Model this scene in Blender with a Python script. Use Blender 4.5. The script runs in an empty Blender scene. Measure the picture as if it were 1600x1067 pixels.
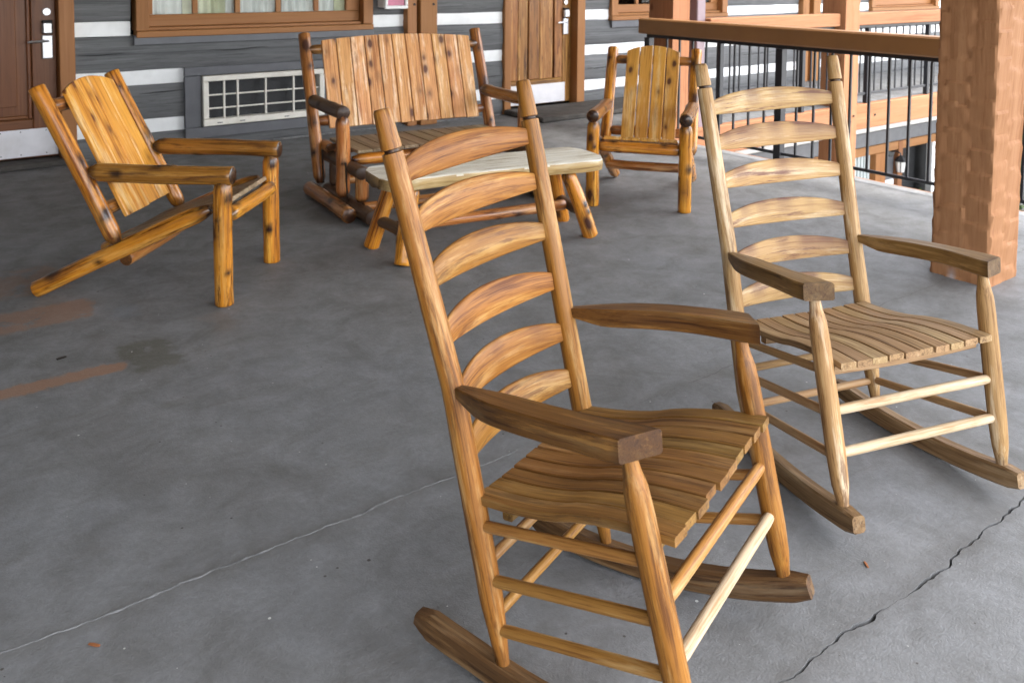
import bpy, bmesh, math, random
from mathutils import Vector, Matrix, noise, Euler
random.seed(7)
S = bpy.context.scene
COL = S.collection

# ------------------------------------------------------------------ camera
CAMZ = 1.457677
cd = bpy.data.cameras.new('camera'); cam = bpy.data.objects.new('camera', cd); COL.objects.link(cam)
R_ = Vector((0.7989999943, -0.6012848279, 0.0074541812)); U_ = Vector((0.0331720175, 0.0564501652, 0.9978541958)); F_ = Vector((0.6004153781, 0.7970382266, -0.0650495125))
cam.matrix_world = Matrix(((R_.x, U_.x, -F_.x, 0), (R_.y, U_.y, -F_.y, 0), (R_.z, U_.z, -F_.z, CAMZ), (0, 0, 0, 1)))
cd.sensor_width = 36; cd.lens = 1394.24 / 1600 * 36; cd.shift_y = -(533.5 - 48.254) / 1600
cd.clip_start = .05; cd.clip_end = 500
cd.dof.use_dof = True; cd.dof.focus_distance = 2.35; cd.dof.aperture_fstop = 7.1
S.camera = cam

# ------------------------------------------------------------------ world, sun, exposure
SUN_EL, SUN_AZ = math.radians(58), math.radians(135)     # azimuth from +Y clockwise
W = bpy.data.worlds.new('World'); S.world = W; W.use_nodes = True
wn = W.node_tree.nodes; wl = W.node_tree.links
sky = wn.new('ShaderNodeTexSky'); sky.sky_type = 'NISHITA'; sky.sun_disc = False
sky.sun_elevation = SUN_EL; sky.sun_rotation = SUN_AZ; sky.dust_density = 2.0; sky.ozone_density = 1.0; sky.air_density = 1.0
hz = wn.new('ShaderNodeHueSaturation'); hz.inputs['Saturation'].default_value = .30     # thin overcast: the sky's own colour is mostly washed out
wl.new(sky.outputs[0], hz.inputs['Color']); wl.new(hz.outputs[0], wn['Background'].inputs[0]); wn['Background'].inputs[1].default_value = .15
sl = bpy.data.lights.new('sun', 'SUN'); so = bpy.data.objects.new('sun', sl); COL.objects.link(so)
sl.energy = 0.5; sl.angle = math.radians(14); sl.color = (1, .95, .87)
sd = Vector((math.sin(SUN_AZ) * math.cos(SUN_EL), math.cos(SUN_AZ) * math.cos(SUN_EL), math.sin(SUN_EL)))
so.rotation_euler = sd.to_track_quat('Z', 'Y').to_euler(); so.location = (6, -6, 8)
S.view_settings.view_transform = 'Standard'; S.view_settings.look = 'None'; S.view_settings.gamma = 1
S.view_settings.use_curve_mapping = False; S.view_settings.exposure = 3.08
S.render.engine = 'CYCLES'

# ------------------------------------------------------------------ material helpers
def mat(name):
    m = bpy.data.materials.new(name); m.use_nodes = True
    nt = m.node_tree; b = nt.nodes['Principled BSDF']
    return m, nt, b
def N(nt, t, **kw):
    n = nt.nodes.new(t)
    for k, v in kw.items(): setattr(n, k, v)
    return n
def setin(n, **kw):
    for k, v in kw.items(): n.inputs[k.replace('_', ' ')].default_value = v
def ramp(nt, src, stops, interp='LINEAR'):
    r = N(nt, 'ShaderNodeValToRGB'); e = r.color_ramp.elements; r.color_ramp.interpolation = interp
    while len(e) < len(stops): e.new(.5)
    for i, (p, c) in enumerate(stops):
        e[i].position = p; e[i].color = (*c, 1) if len(c) == 3 else c
    nt.links.new(src, r.inputs[0]); return r.outputs[0]
def g1(v): return (v, v, v)
def mix(nt, fac, a, b, mode='MIX'):
    m = N(nt, 'ShaderNodeMix', data_type='RGBA', blend_type=mode)
    for s, k in ((fac, 0), (a, 6), (b, 7)):
        if hasattr(s, 'links') or hasattr(s, 'is_linked'): nt.links.new(s, m.inputs[k])
        else: m.inputs[k].default_value = s if k == 0 else (*s, 1)
    return m.outputs[2]
def mth(nt, op, a, b=None, clamp=False):
    m = N(nt, 'ShaderNodeMath', operation=op, use_clamp=clamp)
    for i, s in enumerate((a, b)):
        if s is None: continue
        if hasattr(s, 'is_linked'): nt.links.new(s, m.inputs[i])
        else: m.inputs[i].default_value = s
    return m.outputs[0]
def coords(nt, scale, kind='Object', rnd=True):
    tc = N(nt, 'ShaderNodeTexCoord'); mp = N(nt, 'ShaderNodeMapping'); mp.inputs['Scale'].default_value = scale
    if rnd and kind == 'Object':
        ga = N(nt, 'ShaderNodeAttribute', attribute_name='gco'); nt.links.new(ga.outputs['Vector'], mp.inputs[0])
    else: nt.links.new(tc.outputs[kind], mp.inputs[0])
    if rnd:
        oi = N(nt, 'ShaderNodeObjectInfo')
        cx = N(nt, 'ShaderNodeVectorMath', operation='MULTIPLY_ADD')
        cb = N(nt, 'ShaderNodeCombineXYZ')
        for i, f in enumerate((37.1, 81.7, 23.3)):
            nt.links.new(mth(nt, 'MULTIPLY', oi.outputs['Random'], f), cb.inputs[i])
        a = N(nt, 'ShaderNodeVectorMath', operation='ADD')
        nt.links.new(mp.outputs[0], a.inputs[0]); nt.links.new(cb.outputs[0], a.inputs[1])
        return a.outputs[0]
    return mp.outputs[0]
def noi(nt, vec, scale, detail=4, rough=.55, dist=0.0):
    n = N(nt, 'ShaderNodeTexNoise'); setin(n, Scale=scale, Detail=detail, Roughness=rough, Distortion=dist)
    if vec is not None: nt.links.new(vec, n.inputs['Vector'])
    return n.outputs['Fac']
def bump(nt, b, h, strength, dist=.002, prev=None):
    n = N(nt, 'ShaderNodeBump'); n.inputs['Strength'].default_value = strength; n.inputs['Distance'].default_value = dist
    nt.links.new(h, n.inputs['Height'])
    if prev is not None: nt.links.new(prev, n.inputs['Normal'])
    nt.links.new(n.outputs[0], b.inputs['Normal']); return n.outputs[0]

def wood(name, dark, base, light, rough=.5, coat=0., blot=None, blot_amt=.3, wear=None, wear_amt=.3,
         knot=None, knot_scale=6., knot_size=.16, grain=1., bumps=.25, markcol=(.03, .012, .006), var=.25):
    """grain runs along object Z"""
    m, nt, b = mat(name)
    fine = noi(nt, coords(nt, (85 * grain, 85 * grain, 3.2 * grain)), 1, 7, .62, .12)
    band = noi(nt, coords(nt, (26 * grain, 26 * grain, 1.0 * grain)), 1, 4, .55, .2)
    pore = noi(nt, coords(nt, (230 * grain, 230 * grain, 7 * grain)), 1, 3, .6, .1)
    s = mth(nt, 'ADD', mth(nt, 'ADD', mth(nt, 'MULTIPLY', fine, .45), mth(nt, 'MULTIPLY', band, .35)), mth(nt, 'MULTIPLY', pore, .20))
    col = ramp(nt, s, [(.39, dark), (.475, base), (.53, base), (.62, light)])
    col = mix(nt, mth(nt, 'MULTIPLY', ramp(nt, pore, [(.36, g1(1)), (.46, g1(0))]), .38), col, dark)
    if wear:
        w = noi(nt, coords(nt, (26, 26, 2.6)), 1, 7, .68, .12)
        wf = ramp(nt, w, [(.52, g1(0)), (.66, g1(1))])
        col = mix(nt, mth(nt, 'MULTIPLY', wf, wear_amt), col, wear)
    if blot:
        w = noi(nt, coords(nt, (40, 40, 3.4)), 1, 8, .72, .12)
        wf = ramp(nt, w, [(.54, g1(0)), (.62, g1(1))])
        col = mix(nt, mth(nt, 'MULTIPLY', wf, blot_amt), col, blot)
    if knot:
        v = N(nt, 'ShaderNodeTexVoronoi'); v.inputs['Scale'].default_value = knot_scale
        wv = coords(nt, (1, 1, .55))
        wob = noi(nt, wv, 30, 3)
        nt.links.new(wv, v.inputs['Vector'])
        d = mth(nt, 'ADD', v.outputs['Distance'], mth(nt, 'MULTIPLY', mth(nt, 'SUBTRACT', wob, .5), .18))
        kf = ramp(nt, d, [(knot_size * .55, g1(1)), (knot_size, g1(.35)), (knot_size * 1.9, g1(0))])
        # only some cells carry a knot
        sel = N(nt, 'ShaderNodeSeparateColor'); nt.links.new(v.outputs['Color'], sel.inputs[0])
        kf = mth(nt, 'MULTIPLY', kf, mth(nt, 'GREATER_THAN', sel.outputs[0], .35))
        col = mix(nt, kf, col, knot)
    at = N(nt, 'ShaderNodeAttribute', attribute_name='mark')
    mk = mth(nt, 'ADD', at.outputs['Fac'], mth(nt, 'MULTIPLY', mth(nt, 'MULTIPLY', at.outputs['Fac'], mth(nt, 'SUBTRACT', fine, .5)), 2.0), True)
    col = mix(nt, mk, col, markcol)
    oi = N(nt, 'ShaderNodeObjectInfo')
    hs = N(nt, 'ShaderNodeHueSaturation')
    nt.links.new(mth(nt, 'ADD', mth(nt, 'MULTIPLY', oi.outputs['Random'], var * 1.0), 1 - var * .5), hs.inputs['Value'])
    nt.links.new(mth(nt, 'ADD', mth(nt, 'MULTIPLY', mth(nt, 'FRACT', mth(nt, 'MULTIPLY', oi.outputs['Random'], 7.3)), var * .06), .5 - var * .03), hs.inputs['Hue'])
    nt.links.new(col, hs.inputs['Color']); nt.links.new(hs.outputs[0], b.inputs['Base Color'])
    rr = ramp(nt, band, [(.3, g1(min(1, rough + .12))), (.7, g1(max(.05, rough - .1)))])
    nt.links.new(rr, b.inputs['Roughness'])
    if coat: b.inputs['Coat Weight'].default_value = coat; b.inputs['Coat Roughness'].default_value = .22
    b.inputs['Specular IOR Level'].default_value = .3
    bump(nt, b, s, bumps, .004)
    return m

def paint(name, col, rough=.5, vary=.12, bumps=.15, scale=8, metal=0., stretch=(1, 1, 1), dirt=None, dirt_amt=.3):
    m, nt, b = mat(name)
    v = coords(nt, stretch)
    n = noi(nt, v, scale, 6, .6)
    a = tuple(max(0, x * (1 - vary)) for x in col); c = tuple(min(1, x * (1 + vary)) for x in col)
    o = ramp(nt, n, [(.35, a), (.65, c)])
    if dirt:
        w = ramp(nt, noi(nt, v, scale * .45, 8, .7, .5), [(.5, g1(0)), (.68, g1(1))])
        o = mix(nt, mth(nt, 'MULTIPLY', w, dirt_amt), o, dirt)
    nt.links.new(o, b.inputs['Base Color'])
    b.inputs['Metallic'].default_value = metal
    nt.links.new(ramp(nt, n, [(.3, g1(rough + .08)), (.7, g1(max(.05, rough - .08)))]), b.inputs['Roughness'])
    bump(nt, b, noi(nt, v, scale * 9, 4), bumps, .003)
    return m

M = {}
# --- rocking chairs (first: honey brown, second: paler)
M['rk1_post'] = wood('honey_post', (.105, .034, .004), (.275, .108, .015), (.38, .180, .036), .42, .08, blot=(.080, .027, .005), blot_amt=.7, wear=(.55, .345, .140), wear_amt=.7, var=.12, grain=1.5)
M['rk1_slat'] = wood('honey_slat', (.110, .036, .006), (.285, .118, .022), (.41, .210, .050), .5, .03, blot=(.10, .035, .015), blot_amt=.7, wear=(.58, .365, .150), wear_amt=.55, var=.18, grain=1.4, markcol=(.10, .036, .021))
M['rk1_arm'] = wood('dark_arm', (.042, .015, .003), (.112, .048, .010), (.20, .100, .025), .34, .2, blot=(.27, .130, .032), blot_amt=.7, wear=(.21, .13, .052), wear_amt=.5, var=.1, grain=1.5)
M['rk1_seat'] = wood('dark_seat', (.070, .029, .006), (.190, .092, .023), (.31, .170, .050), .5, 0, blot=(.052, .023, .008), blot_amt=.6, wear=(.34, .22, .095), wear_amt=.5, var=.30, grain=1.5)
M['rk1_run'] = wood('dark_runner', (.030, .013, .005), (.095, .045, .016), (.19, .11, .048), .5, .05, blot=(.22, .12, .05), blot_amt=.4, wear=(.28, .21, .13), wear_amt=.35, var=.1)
M['rk1_rung'] = wood('honey_rung', (.17, .065, .013), (.34, .160, .038), (.46, .27, .09), .46, .05, blot=(.17, .065, .016), blot_amt=.5, wear=(.58, .40, .19), wear_amt=.55, var=.2, grain=1.5)
M['rung_pale'] = wood('bleached_rung', (.32, .19, .085), (.52, .395, .255), (.68, .59, .46), .6, 0, blot=(.34, .16, .05), blot_amt=.6, wear=(.68, .60, .49), wear_amt=.6, var=.16)
M['rk2_post'] = wood('pale_post', (.15, .066, .019), (.335, .190, .072), (.49, .325, .155), .48, .03, blot=(.11, .045, .014), blot_amt=.75, wear=(.68, .54, .37), wear_amt=.8, var=.12, grain=1.5)
M['rk2_slat'] = wood('pale_slat', (.25, .130, .052), (.43, .268, .115), (.58, .40, .21), .55, 0, blot=(.14, .060, .046), blot_amt=.85, wear=(.70, .56, .38), wear_amt=.65, var=.1, grain=1.4, markcol=(.12, .052, .044))
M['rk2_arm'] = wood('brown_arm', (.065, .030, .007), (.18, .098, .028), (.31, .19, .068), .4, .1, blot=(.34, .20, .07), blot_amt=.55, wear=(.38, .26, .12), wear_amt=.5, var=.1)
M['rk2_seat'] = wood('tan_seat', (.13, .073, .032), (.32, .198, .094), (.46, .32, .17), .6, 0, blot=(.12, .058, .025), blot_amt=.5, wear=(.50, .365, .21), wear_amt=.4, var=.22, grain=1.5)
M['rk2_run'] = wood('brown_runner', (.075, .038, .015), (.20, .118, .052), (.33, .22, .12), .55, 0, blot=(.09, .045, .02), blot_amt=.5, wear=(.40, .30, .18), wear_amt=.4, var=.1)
M['rk2_rung'] = wood('tan_rung', (.18, .095, .038), (.36, .21, .092), (.50, .33, .16), .55, 0, wear=(.56, .40, .22), wear_amt=.5, var=.15)
M['rk2_rungb'] = M['rung_pale']
KN = (.055, .018, .008)
M['log'] = wood('varnished_log', (.16, .040, .004), (.58, .215, .018), (.80, .41, .062), .26, .5, blot=(.085, .021, .004), blot_amt=.9, wear=(.80, .45, .12), wear_amt=.5, knot=KN, knot_scale=7.5, knot_size=.25, grain=.6, bumps=.35, var=.2)
M['logb'] = wood('reddish_log', (.10, .028, .006), (.38, .140, .030), (.58, .29, .09), .32, .35, blot=(.075, .020, .007), blot_amt=.85, wear=(.68, .42, .20), wear_amt=.5, knot=KN, knot_scale=8, knot_size=.25, grain=.6, bumps=.35, var=.24)
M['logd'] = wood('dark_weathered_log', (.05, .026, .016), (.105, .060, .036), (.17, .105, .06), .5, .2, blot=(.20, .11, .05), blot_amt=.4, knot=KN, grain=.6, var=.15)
M['logarm'] = wood('brown_log', (.085, .028, .005), (.27, .105, .017), (.44, .205, .042), .3, .5, blot=(.07, .022, .006), blot_amt=.8, wear=(.50, .29, .09), wear_amt=.35, knot=KN, knot_scale=8, knot_size=.22, grain=.6, bumps=.3, var=.15)
M['plank'] = wood('amber_plank', (.44, .150, .012), (.72, .325, .045), (.84, .50, .13), .3, .35, blot=(.42, .135, .016), blot_amt=.5, wear=(.86, .62, .30), wear_amt=.85, knot=(.17, .055, .016), knot_scale=13, knot_size=.24, grain=.5, bumps=.4, var=.14)
M['plankb'] = wood('weathered_amber_plank', (.34, .13, .018), (.60, .285, .052), (.74, .45, .14), .35, .3, blot=(.27, .095, .018), blot_amt=.55, wear=(.78, .58, .32), wear_amt=.75, knot=(.10, .036, .014), knot_scale=14, knot_size=.24, grain=.5, bumps=.45, var=.12)
M['plankc'] = wood('reddish_plank', (.32, .115, .034), (.60, .285, .100), (.74, .43, .19), .48, .05, blot=(.30, .095, .028), blot_amt=.75, wear=(.86, .66, .44), wear_amt=1.0, knot=(.11, .040, .020), knot_scale=12, knot_size=.25, grain=.7, bumps=.5, var=.16)
M['seatplank'] = wood('worn_seat_plank', (.12, .08, .04), (.25, .175, .10), (.38, .29, .19), .6, 0, blot=(.12, .075, .04), blot_amt=.5, knot=KN, grain=.5, var=.2)
M['slab'] = wood('whitewashed_slab_top', (.50, .43, .31), (.74, .69, .57), (.84, .80, .70), .8, 0, blot=(.38, .28, .14), blot_amt=.8, wear=(.86, .84, .78), wear_amt=.9, grain=1.1, bumps=.9, knot=(.25, .18, .1), knot_scale=6, knot_size=.14, var=.0)
M['slabside'] = wood('slab_bark_edge', (.24, .14, .05), (.46, .31, .13), (.60, .45, .24), .45, .15, blot=(.30, .20, .10), blot_amt=.5, wear=(.55, .48, .33), wear_amt=.5, knot=KN, knot_scale=6, knot_size=.1, grain=.4, var=0)
# --- building
M['walllog'] = wood('grey_painted_log', (.075, .077, .080), (.125, .127, .130), (.165, .168, .172), .6, 0, blot=(.080, .080, .084), blot_amt=.6, wear=(.19, .19, .195), wear_amt=.35, grain=.35, bumps=.7, markcol=(.02, .02, .022), var=.16)
M['chink'] = paint('white_chinking', (.86, .87, .87), .7, .04, .3, 6, dirt=(.60, .60, .58), dirt_amt=.25)
M['greytrim'] = paint('grey_trim_paint', (.115, .118, .130), .5, .1, .15, 6)
M['trim'] = wood('brown_painted_trim', (.25, .102, .030), (.31, .135, .044), (.35, .155, .054), .5, 0, grain=.4, bumps=.12, var=.1)
M['trimlight'] = wood('tan_painted_beam', (.195, .080, .034), (.255, .112, .050), (.30, .138, .064), .75, 0, blot=(.185, .072, .030), blot_amt=.4, knot=(.14, .05, .02), knot_scale=5, knot_size=.08, grain=.35, bumps=.35, var=.06)
M['railbrown'] = paint('brown_rail_paint', (.245, .116, .041), .45, .06, .12, 4)
M['pillar'] = wood('rough_sawn_tan_pillar', (.25, .108, .044), (.335, .158, .070), (.39, .194, .090), .75, 0, blot=(.25, .106, .042), blot_amt=.35, wear=(.41, .215, .11), wear_amt=.3, grain=.3, bumps=.9, var=.0, markcol=(.42, .42, .44))
M['black'] = paint('black_rail_metal', (.012, .013, .017), .38, .1, .08, 10)
M['door1'] = wood('dark_red_brown_door', (.070, .024, .009), (.155, .056, .021), (.20, .078, .030), .42, .15, grain=.35, bumps=.15, var=.1)
M['door2'] = wood('stained_plank_door', (.070, .022, .005), (.29, .120, .028), (.54, .28, .08), .42, .15, blot=(.07, .024, .008), blot_amt=.8, wear=(.50, .26, .08), wear_amt=.7, knot=(.05, .018, .008), knot_scale=4, knot_size=.16, grain=.35, bumps=.3, var=.25)
M['steel'] = paint('brushed_steel', (.62, .63, .66), .32, .05, .05, 12, 1.0, stretch=(1, 1, 20))
M['kick'] = paint('scuffed_kick_plate', (.66, .65, .68), .42, .08, .06, 5, .35, dirt=(.50, .47, .46), dirt_amt=.5)
M['white'] = paint('cream_vent_paint', (.83, .80, .72), .55, .04, .1, 8, dirt=(.55, .48, .38), dirt_amt=.35)
M['whitebox'] = paint('white_box_paint', (.80, .80, .79), .4, .04, .05, 8)
M['pink'] = paint('pink_panel', (.50, .14, .23), .35, .2, .05, 6)
M['ventdark'] = paint('dark_vent_mesh', (.022, .023, .026), .6, .3, .4, 30, stretch=(1, 1, 14))
M['dark'] = paint('dark_interior', (.010, .010, .011), .8, .2, .0, 4)
M['step'] = paint('dark_concrete_step', (.050, .044, .038), .8, .25, .5, 8, dirt=(.09, .08, .07), dirt_amt=.4)
M['curtain'] = paint('sheer_curtain', (.88, .88, .88), .8, .08, .1, 5)
M['curtaing'] = paint('green_tinted_curtain', (.74, .74, .55), .8, .15, .1, 5)
M['purple'] = paint('purple_grey_downspout', (.16, .115, .13), .45, .06, .08, 6)
M['ceil'] = paint('porch_ceiling_boards', (.46, .43, .38), .7, .1, .2, 3)
M['lowlight'] = paint('pale_soffit', (.52, .50, .48), .7, .06, .1, 4)
M['screw'] = paint('dark_bolt', (.03, .022, .018), .45, .1, .1, 20, .6)
M['corr'] = paint('pale_corrugated_panel', (.42, .46, .46), .5, .06, .1, 5)
M['seam'] = paint('groove_shadow_wood', (.05, .028, .014), .7, .1, .1, 10)
M['lint'] = paint('pale_crack_filler', (.175, .175, .175), .9, .35, .6, 30)
M['chip'] = paint('orange_brown_chip', (.27, .095, .03), .7, .2, .3, 40)

def glassmat():
    m, nt, b = mat('window_glass')
    nt.nodes.remove(b); o = nt.nodes['Material Output']
    t = N(nt, 'ShaderNodeBsdfTransparent'); g = N(nt, 'ShaderNodeBsdfGlossy'); g.inputs['Roughness'].default_value = .02
    t.inputs[0].default_value = (.93, .95, .94, 1)
    f = N(nt, 'ShaderNodeFresnel'); f.inputs[0].default_value = 1.5; x = N(nt, 'ShaderNodeMixShader')
    nt.links.new(f.outputs[0], x.inputs[0]); nt.links.new(t.outputs[0], x.inputs[1]); nt.links.new(g.outputs[0], x.inputs[2]); nt.links.new(x.outputs[0], o.inputs[0])
    return m
M['glass'] = glassmat()

def floormat():
    m, nt, b = mat('painted_concrete_floor')
    v = coords(nt, (1, 1, 1), 'Object', False)
    sp = N(nt, 'ShaderNodeSeparateXYZ'); nt.links.new(v, sp.inputs[0])
    big = noi(nt, v, 1.1, 6, .62, .5); mid = noi(nt, v, 5.5, 8, .7, .4); fine = noi(nt, v, 60, 4, .6)
    base = ramp(nt, big, [(.33, (.150, .147, .138)), (.5, (.186, .188, .188)), (.68, (.215, .222, .232))])
    col = mix(nt, .55, base, ramp(nt, mid, [(.32, (.105, .102, .096)), (.5, (.186, .188, .190)), (.68, (.255, .262, .270))]))
    col = mix(nt, mth(nt, 'MULTIPLY', ramp(nt, fine, [(.42, g1(1)), (.58, g1(0))]), .16), col, (.09, .09, .09))
    # scuff streaks
    st = noi(nt, coords(nt, (2.2, 9, 1), 'Object', False), 1, 8, .72, 1.2)
    col = mix(nt, mth(nt, 'MULTIPLY', ramp(nt, st, [(.55, g1(0)), (.70, g1(1))]), .35), col, (.115, .105, .092))
    wob = mth(nt, 'MULTIPLY', mth(nt, 'SUBTRACT', noi(nt, v, 9, 6, .7), .5), .26)
    wob2 = mth(nt, 'MULTIPLY', mth(nt, 'SUBTRACT', noi(nt, v, 23, 6, .7), .5), .10)
    def box(x0, x1, y0, y1, w=.02, slope=0., wb=wob):
        X = mth(nt, 'ADD', sp.outputs[0], wb)
        Y = mth(nt, 'ADD', mth(nt, 'ADD', sp.outputs[1], wob2), mth(nt, 'MULTIPLY', sp.outputs[0], -slope))
        def edge(s, lo, hi):
            a = mth(nt, 'DIVIDE', mth(nt, 'SUBTRACT', s, lo), w, True); c = mth(nt, 'DIVIDE', mth(nt, 'SUBTRACT', hi, s), w, True)
            return mth(nt, 'MULTIPLY', a, c)
        return mth(nt, 'MULTIPLY', edge(X, x0, x1), edge(Y, y0, y1))
    brown = (.27, .162, .108)
    # bare brown patches by the log chair, painted over elsewhere
    f = box(-1.5, .80, 3.37, 3.475, .02)
    col = mix(nt, mth(nt, 'MULTIPLY', f, .95), col, brown)
    f = mth(nt, 'MULTIPLY', box(-1.2, .84, 3.98, 4.25, .03), ramp(nt, noi(nt, v, 7, 6, .75, .3), [(.40, g1(0)), (.46, g1(1))]))
    col = mix(nt, mth(nt, 'MULTIPLY', f, .72), col, brown)
    f = mth(nt, 'MULTIPLY', box(-.5, .82, 4.4, 4.85, .05), ramp(nt, noi(nt, v, 6, 6, .75, .3), [(.42, g1(0)), (.5, g1(1))]))
    col = mix(nt, mth(nt, 'MULTIPLY', f, .45), col, brown)
    f = mth(nt, 'MULTIPLY', box(.80, 1.0, 3.30, 3.62, .03), ramp(nt, noi(nt, v, 12, 6, .75, .3), [(.36, g1(0)), (.44, g1(1))]))
    col = mix(nt, mth(nt, 'MULTIPLY', f, .6), col, (.088, .086, .062))
    f = mth(nt, 'MULTIPLY', box(1.15, 1.30, 3.5, 3.75, .04), g1(1)[0])
    col = mix(nt, mth(nt, 'MULTIPLY', f, .3), col, (.17, .13, .10))
    f = mth(nt, 'MULTIPLY', box(.86, 1.0, 3.86, 4.06, .05), 1.0)
    col = mix(nt, mth(nt, 'MULTIPLY', f, .35), col, (.165, .19, .22))
    # pale and dark specks
    vo = N(nt, 'ShaderNodeTexVoronoi'); vo.inputs['Scale'].default_value = 9; nt.links.new(v, vo.inputs['Vector'])
    cs = N(nt, 'ShaderNodeSeparateColor'); nt.links.new(vo.outputs['Color'], cs.inputs[0])
    spk = mth(nt, 'LESS_THAN', vo.outputs['Distance'], mth(nt, 'MULTIPLY', cs.outputs[1], .045))
    col = mix(nt, mth(nt, 'MULTIPLY', spk, mth(nt, 'GREATER_THAN', cs.outputs[0], .45)), col, (.55, .55, .52))
    col = mix(nt, mth(nt, 'MULTIPLY', mth(nt, 'LESS_THAN', vo.outputs['Distance'], mth(nt, 'MULTIPLY', cs.outputs[2], .045)), mth(nt, 'LESS_THAN', cs.outputs[0], .2)), col, (.06, .055, .05))
    v2 = N(nt, 'ShaderNodeTexVoronoi'); v2.inputs['Scale'].default_value = 27; nt.links.new(v, v2.inputs['Vector'])
    c2_ = N(nt, 'ShaderNodeSeparateColor'); nt.links.new(v2.outputs['Color'], c2_.inputs[0])
    col = mix(nt, mth(nt, 'MULTIPLY', mth(nt, 'LESS_THAN', v2.outputs['Distance'], mth(nt, 'MULTIPLY', c2_.outputs[1], .075)), mth(nt, 'GREATER_THAN', c2_.outputs[0], .80)), col, (.42, .42, .39))
    col = mix(nt, mth(nt, 'MULTIPLY', mth(nt, 'LESS_THAN', v2.outputs['Distance'], mth(nt, 'MULTIPLY', c2_.outputs[2], .10)), mth(nt, 'LESS_THAN', c2_.outputs[0], .16)), col, (.075, .07, .062))
    # grime along the crack lines
    for yc, am, cc in ((1.055, .35, (.10, .095, .09)), (2.09, .3, (.12, .112, .10))):
        d = mth(nt, 'ABSOLUTE', mth(nt, 'SUBTRACT', mth(nt, 'ADD', sp.outputs[1], mth(nt, 'MULTIPLY', wob2, 1.)), yc))
        col = mix(nt, mth(nt, 'MULTIPLY', ramp(nt, d, [(0.0, g1(1)), (.05, g1(0))]), am), col, cc)
    nt.links.new(col, b.inputs['Base Color'])
    nt.links.new(ramp(nt, mid, [(.3, g1(.72)), (.7, g1(.52))]), b.inputs['Roughness'])
    b.inputs['Specular IOR Level'].default_value = .3
    p = bump(nt, b, noi(nt, v, 170, 3, .6), .34, .004)
    bump(nt, b, noi(nt, v, 14, 6, .65), .25, .012, p)
    return m
M['floor'] = floormat()

def leafmat():
    m, nt, b = mat('leaves')
    at = N(nt, 'ShaderNodeNewGeometry')
    nt.links.new(ramp(nt, at.outputs['Random Per Island'], [(0, (.020, .045, .012)), (.6, (.05, .10, .022)), (1, (.10, .17, .04))]), b.inputs['Base Color'])
    b.inputs['Roughness'].default_value = .5
    return m
M['leaf'] = leafmat()
M['ground'] = paint('ground_soil_and_asphalt', (.25, .24, .22), .85, .3, .4, .5)

# ------------------------------------------------------------------ mesh helpers
FR = {}
def make(name, verts, faces, m, parent=None, fr=None, mark=None, sharp=38, mats=None, midx=None, gco=None):
    """verts are in the space of the thing (or the world when there is no thing)"""
    fr = fr or Matrix.Identity(4); inv = fr.inverted()
    me = bpy.data.meshes.new(name)
    me.from_pydata([inv @ Vector(v) for v in verts], [], faces)
    me.materials.append(m)
    if mats:
        for q in mats: me.materials.append(q)
    bm = bmesh.new(); bm.from_mesh(me); bmesh.ops.recalc_face_normals(bm, faces=bm.faces); bm.to_mesh(me); bm.free()
    for p in me.polygons: p.use_smooth = True
    if midx:
        for p, i in zip(me.polygons, midx): p.material_index = i
    if sharp is not None: me.set_sharp_from_angle(angle=math.radians(sharp))
    g = me.attributes.new('gco', 'FLOAT_VECTOR', 'POINT')
    g.data.foreach_set('vector', [c for v in (gco or [v.co for v in me.vertices]) for c in v])
    if mark is not None:
        a = me.attributes.new('mark', 'FLOAT', 'POINT'); a.data.foreach_set('value', mark)
    o = bpy.data.objects.new(name, me); COL.objects.link(o)
    if parent is not None:
        o.parent = parent
        o.matrix_basis = FR[parent].inverted() @ fr if parent in FR else fr
    else: o.matrix_world = fr
    FR[o] = fr
    return o
def frame(p, z, xh=Vector((0, 0, 1))):
    z = Vector(z).normalized(); x = Vector(xh) - z * Vector(xh).dot(z)
    if x.length < 1e-4: x = Vector((1, 0, 0)) - z * z.x
    x.normalize(); y = z.cross(x)
    return Matrix(((x.x, y.x, z.x, p[0]), (x.y, y.y, z.y, p[1]), (x.z, y.z, z.z, p[2]), (0, 0, 0, 1)))
def loft(rings):
    n = len(rings[0]); v = [p for r in rings for p in r]; f = []
    for i in range(len(rings) - 1):
        for j in range(n):
            a = i * n + j; b = i * n + (j + 1) % n
            f.append((a, b, b + n, a + n))
    f.append(tuple(range(n - 1, -1, -1))); f.append(tuple(range((len(rings) - 1) * n, len(rings) * n)))
    return v, f
def octo(hx, hy, c):
    c = min(c, hx * .9, hy * .9)
    return [(hx, -hy + c), (hx, hy - c), (hx - c, hy), (-hx + c, hy), (-hx, hy - c), (-hx, -hy + c), (-hx + c, -hy), (hx - c, -hy)]
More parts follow.
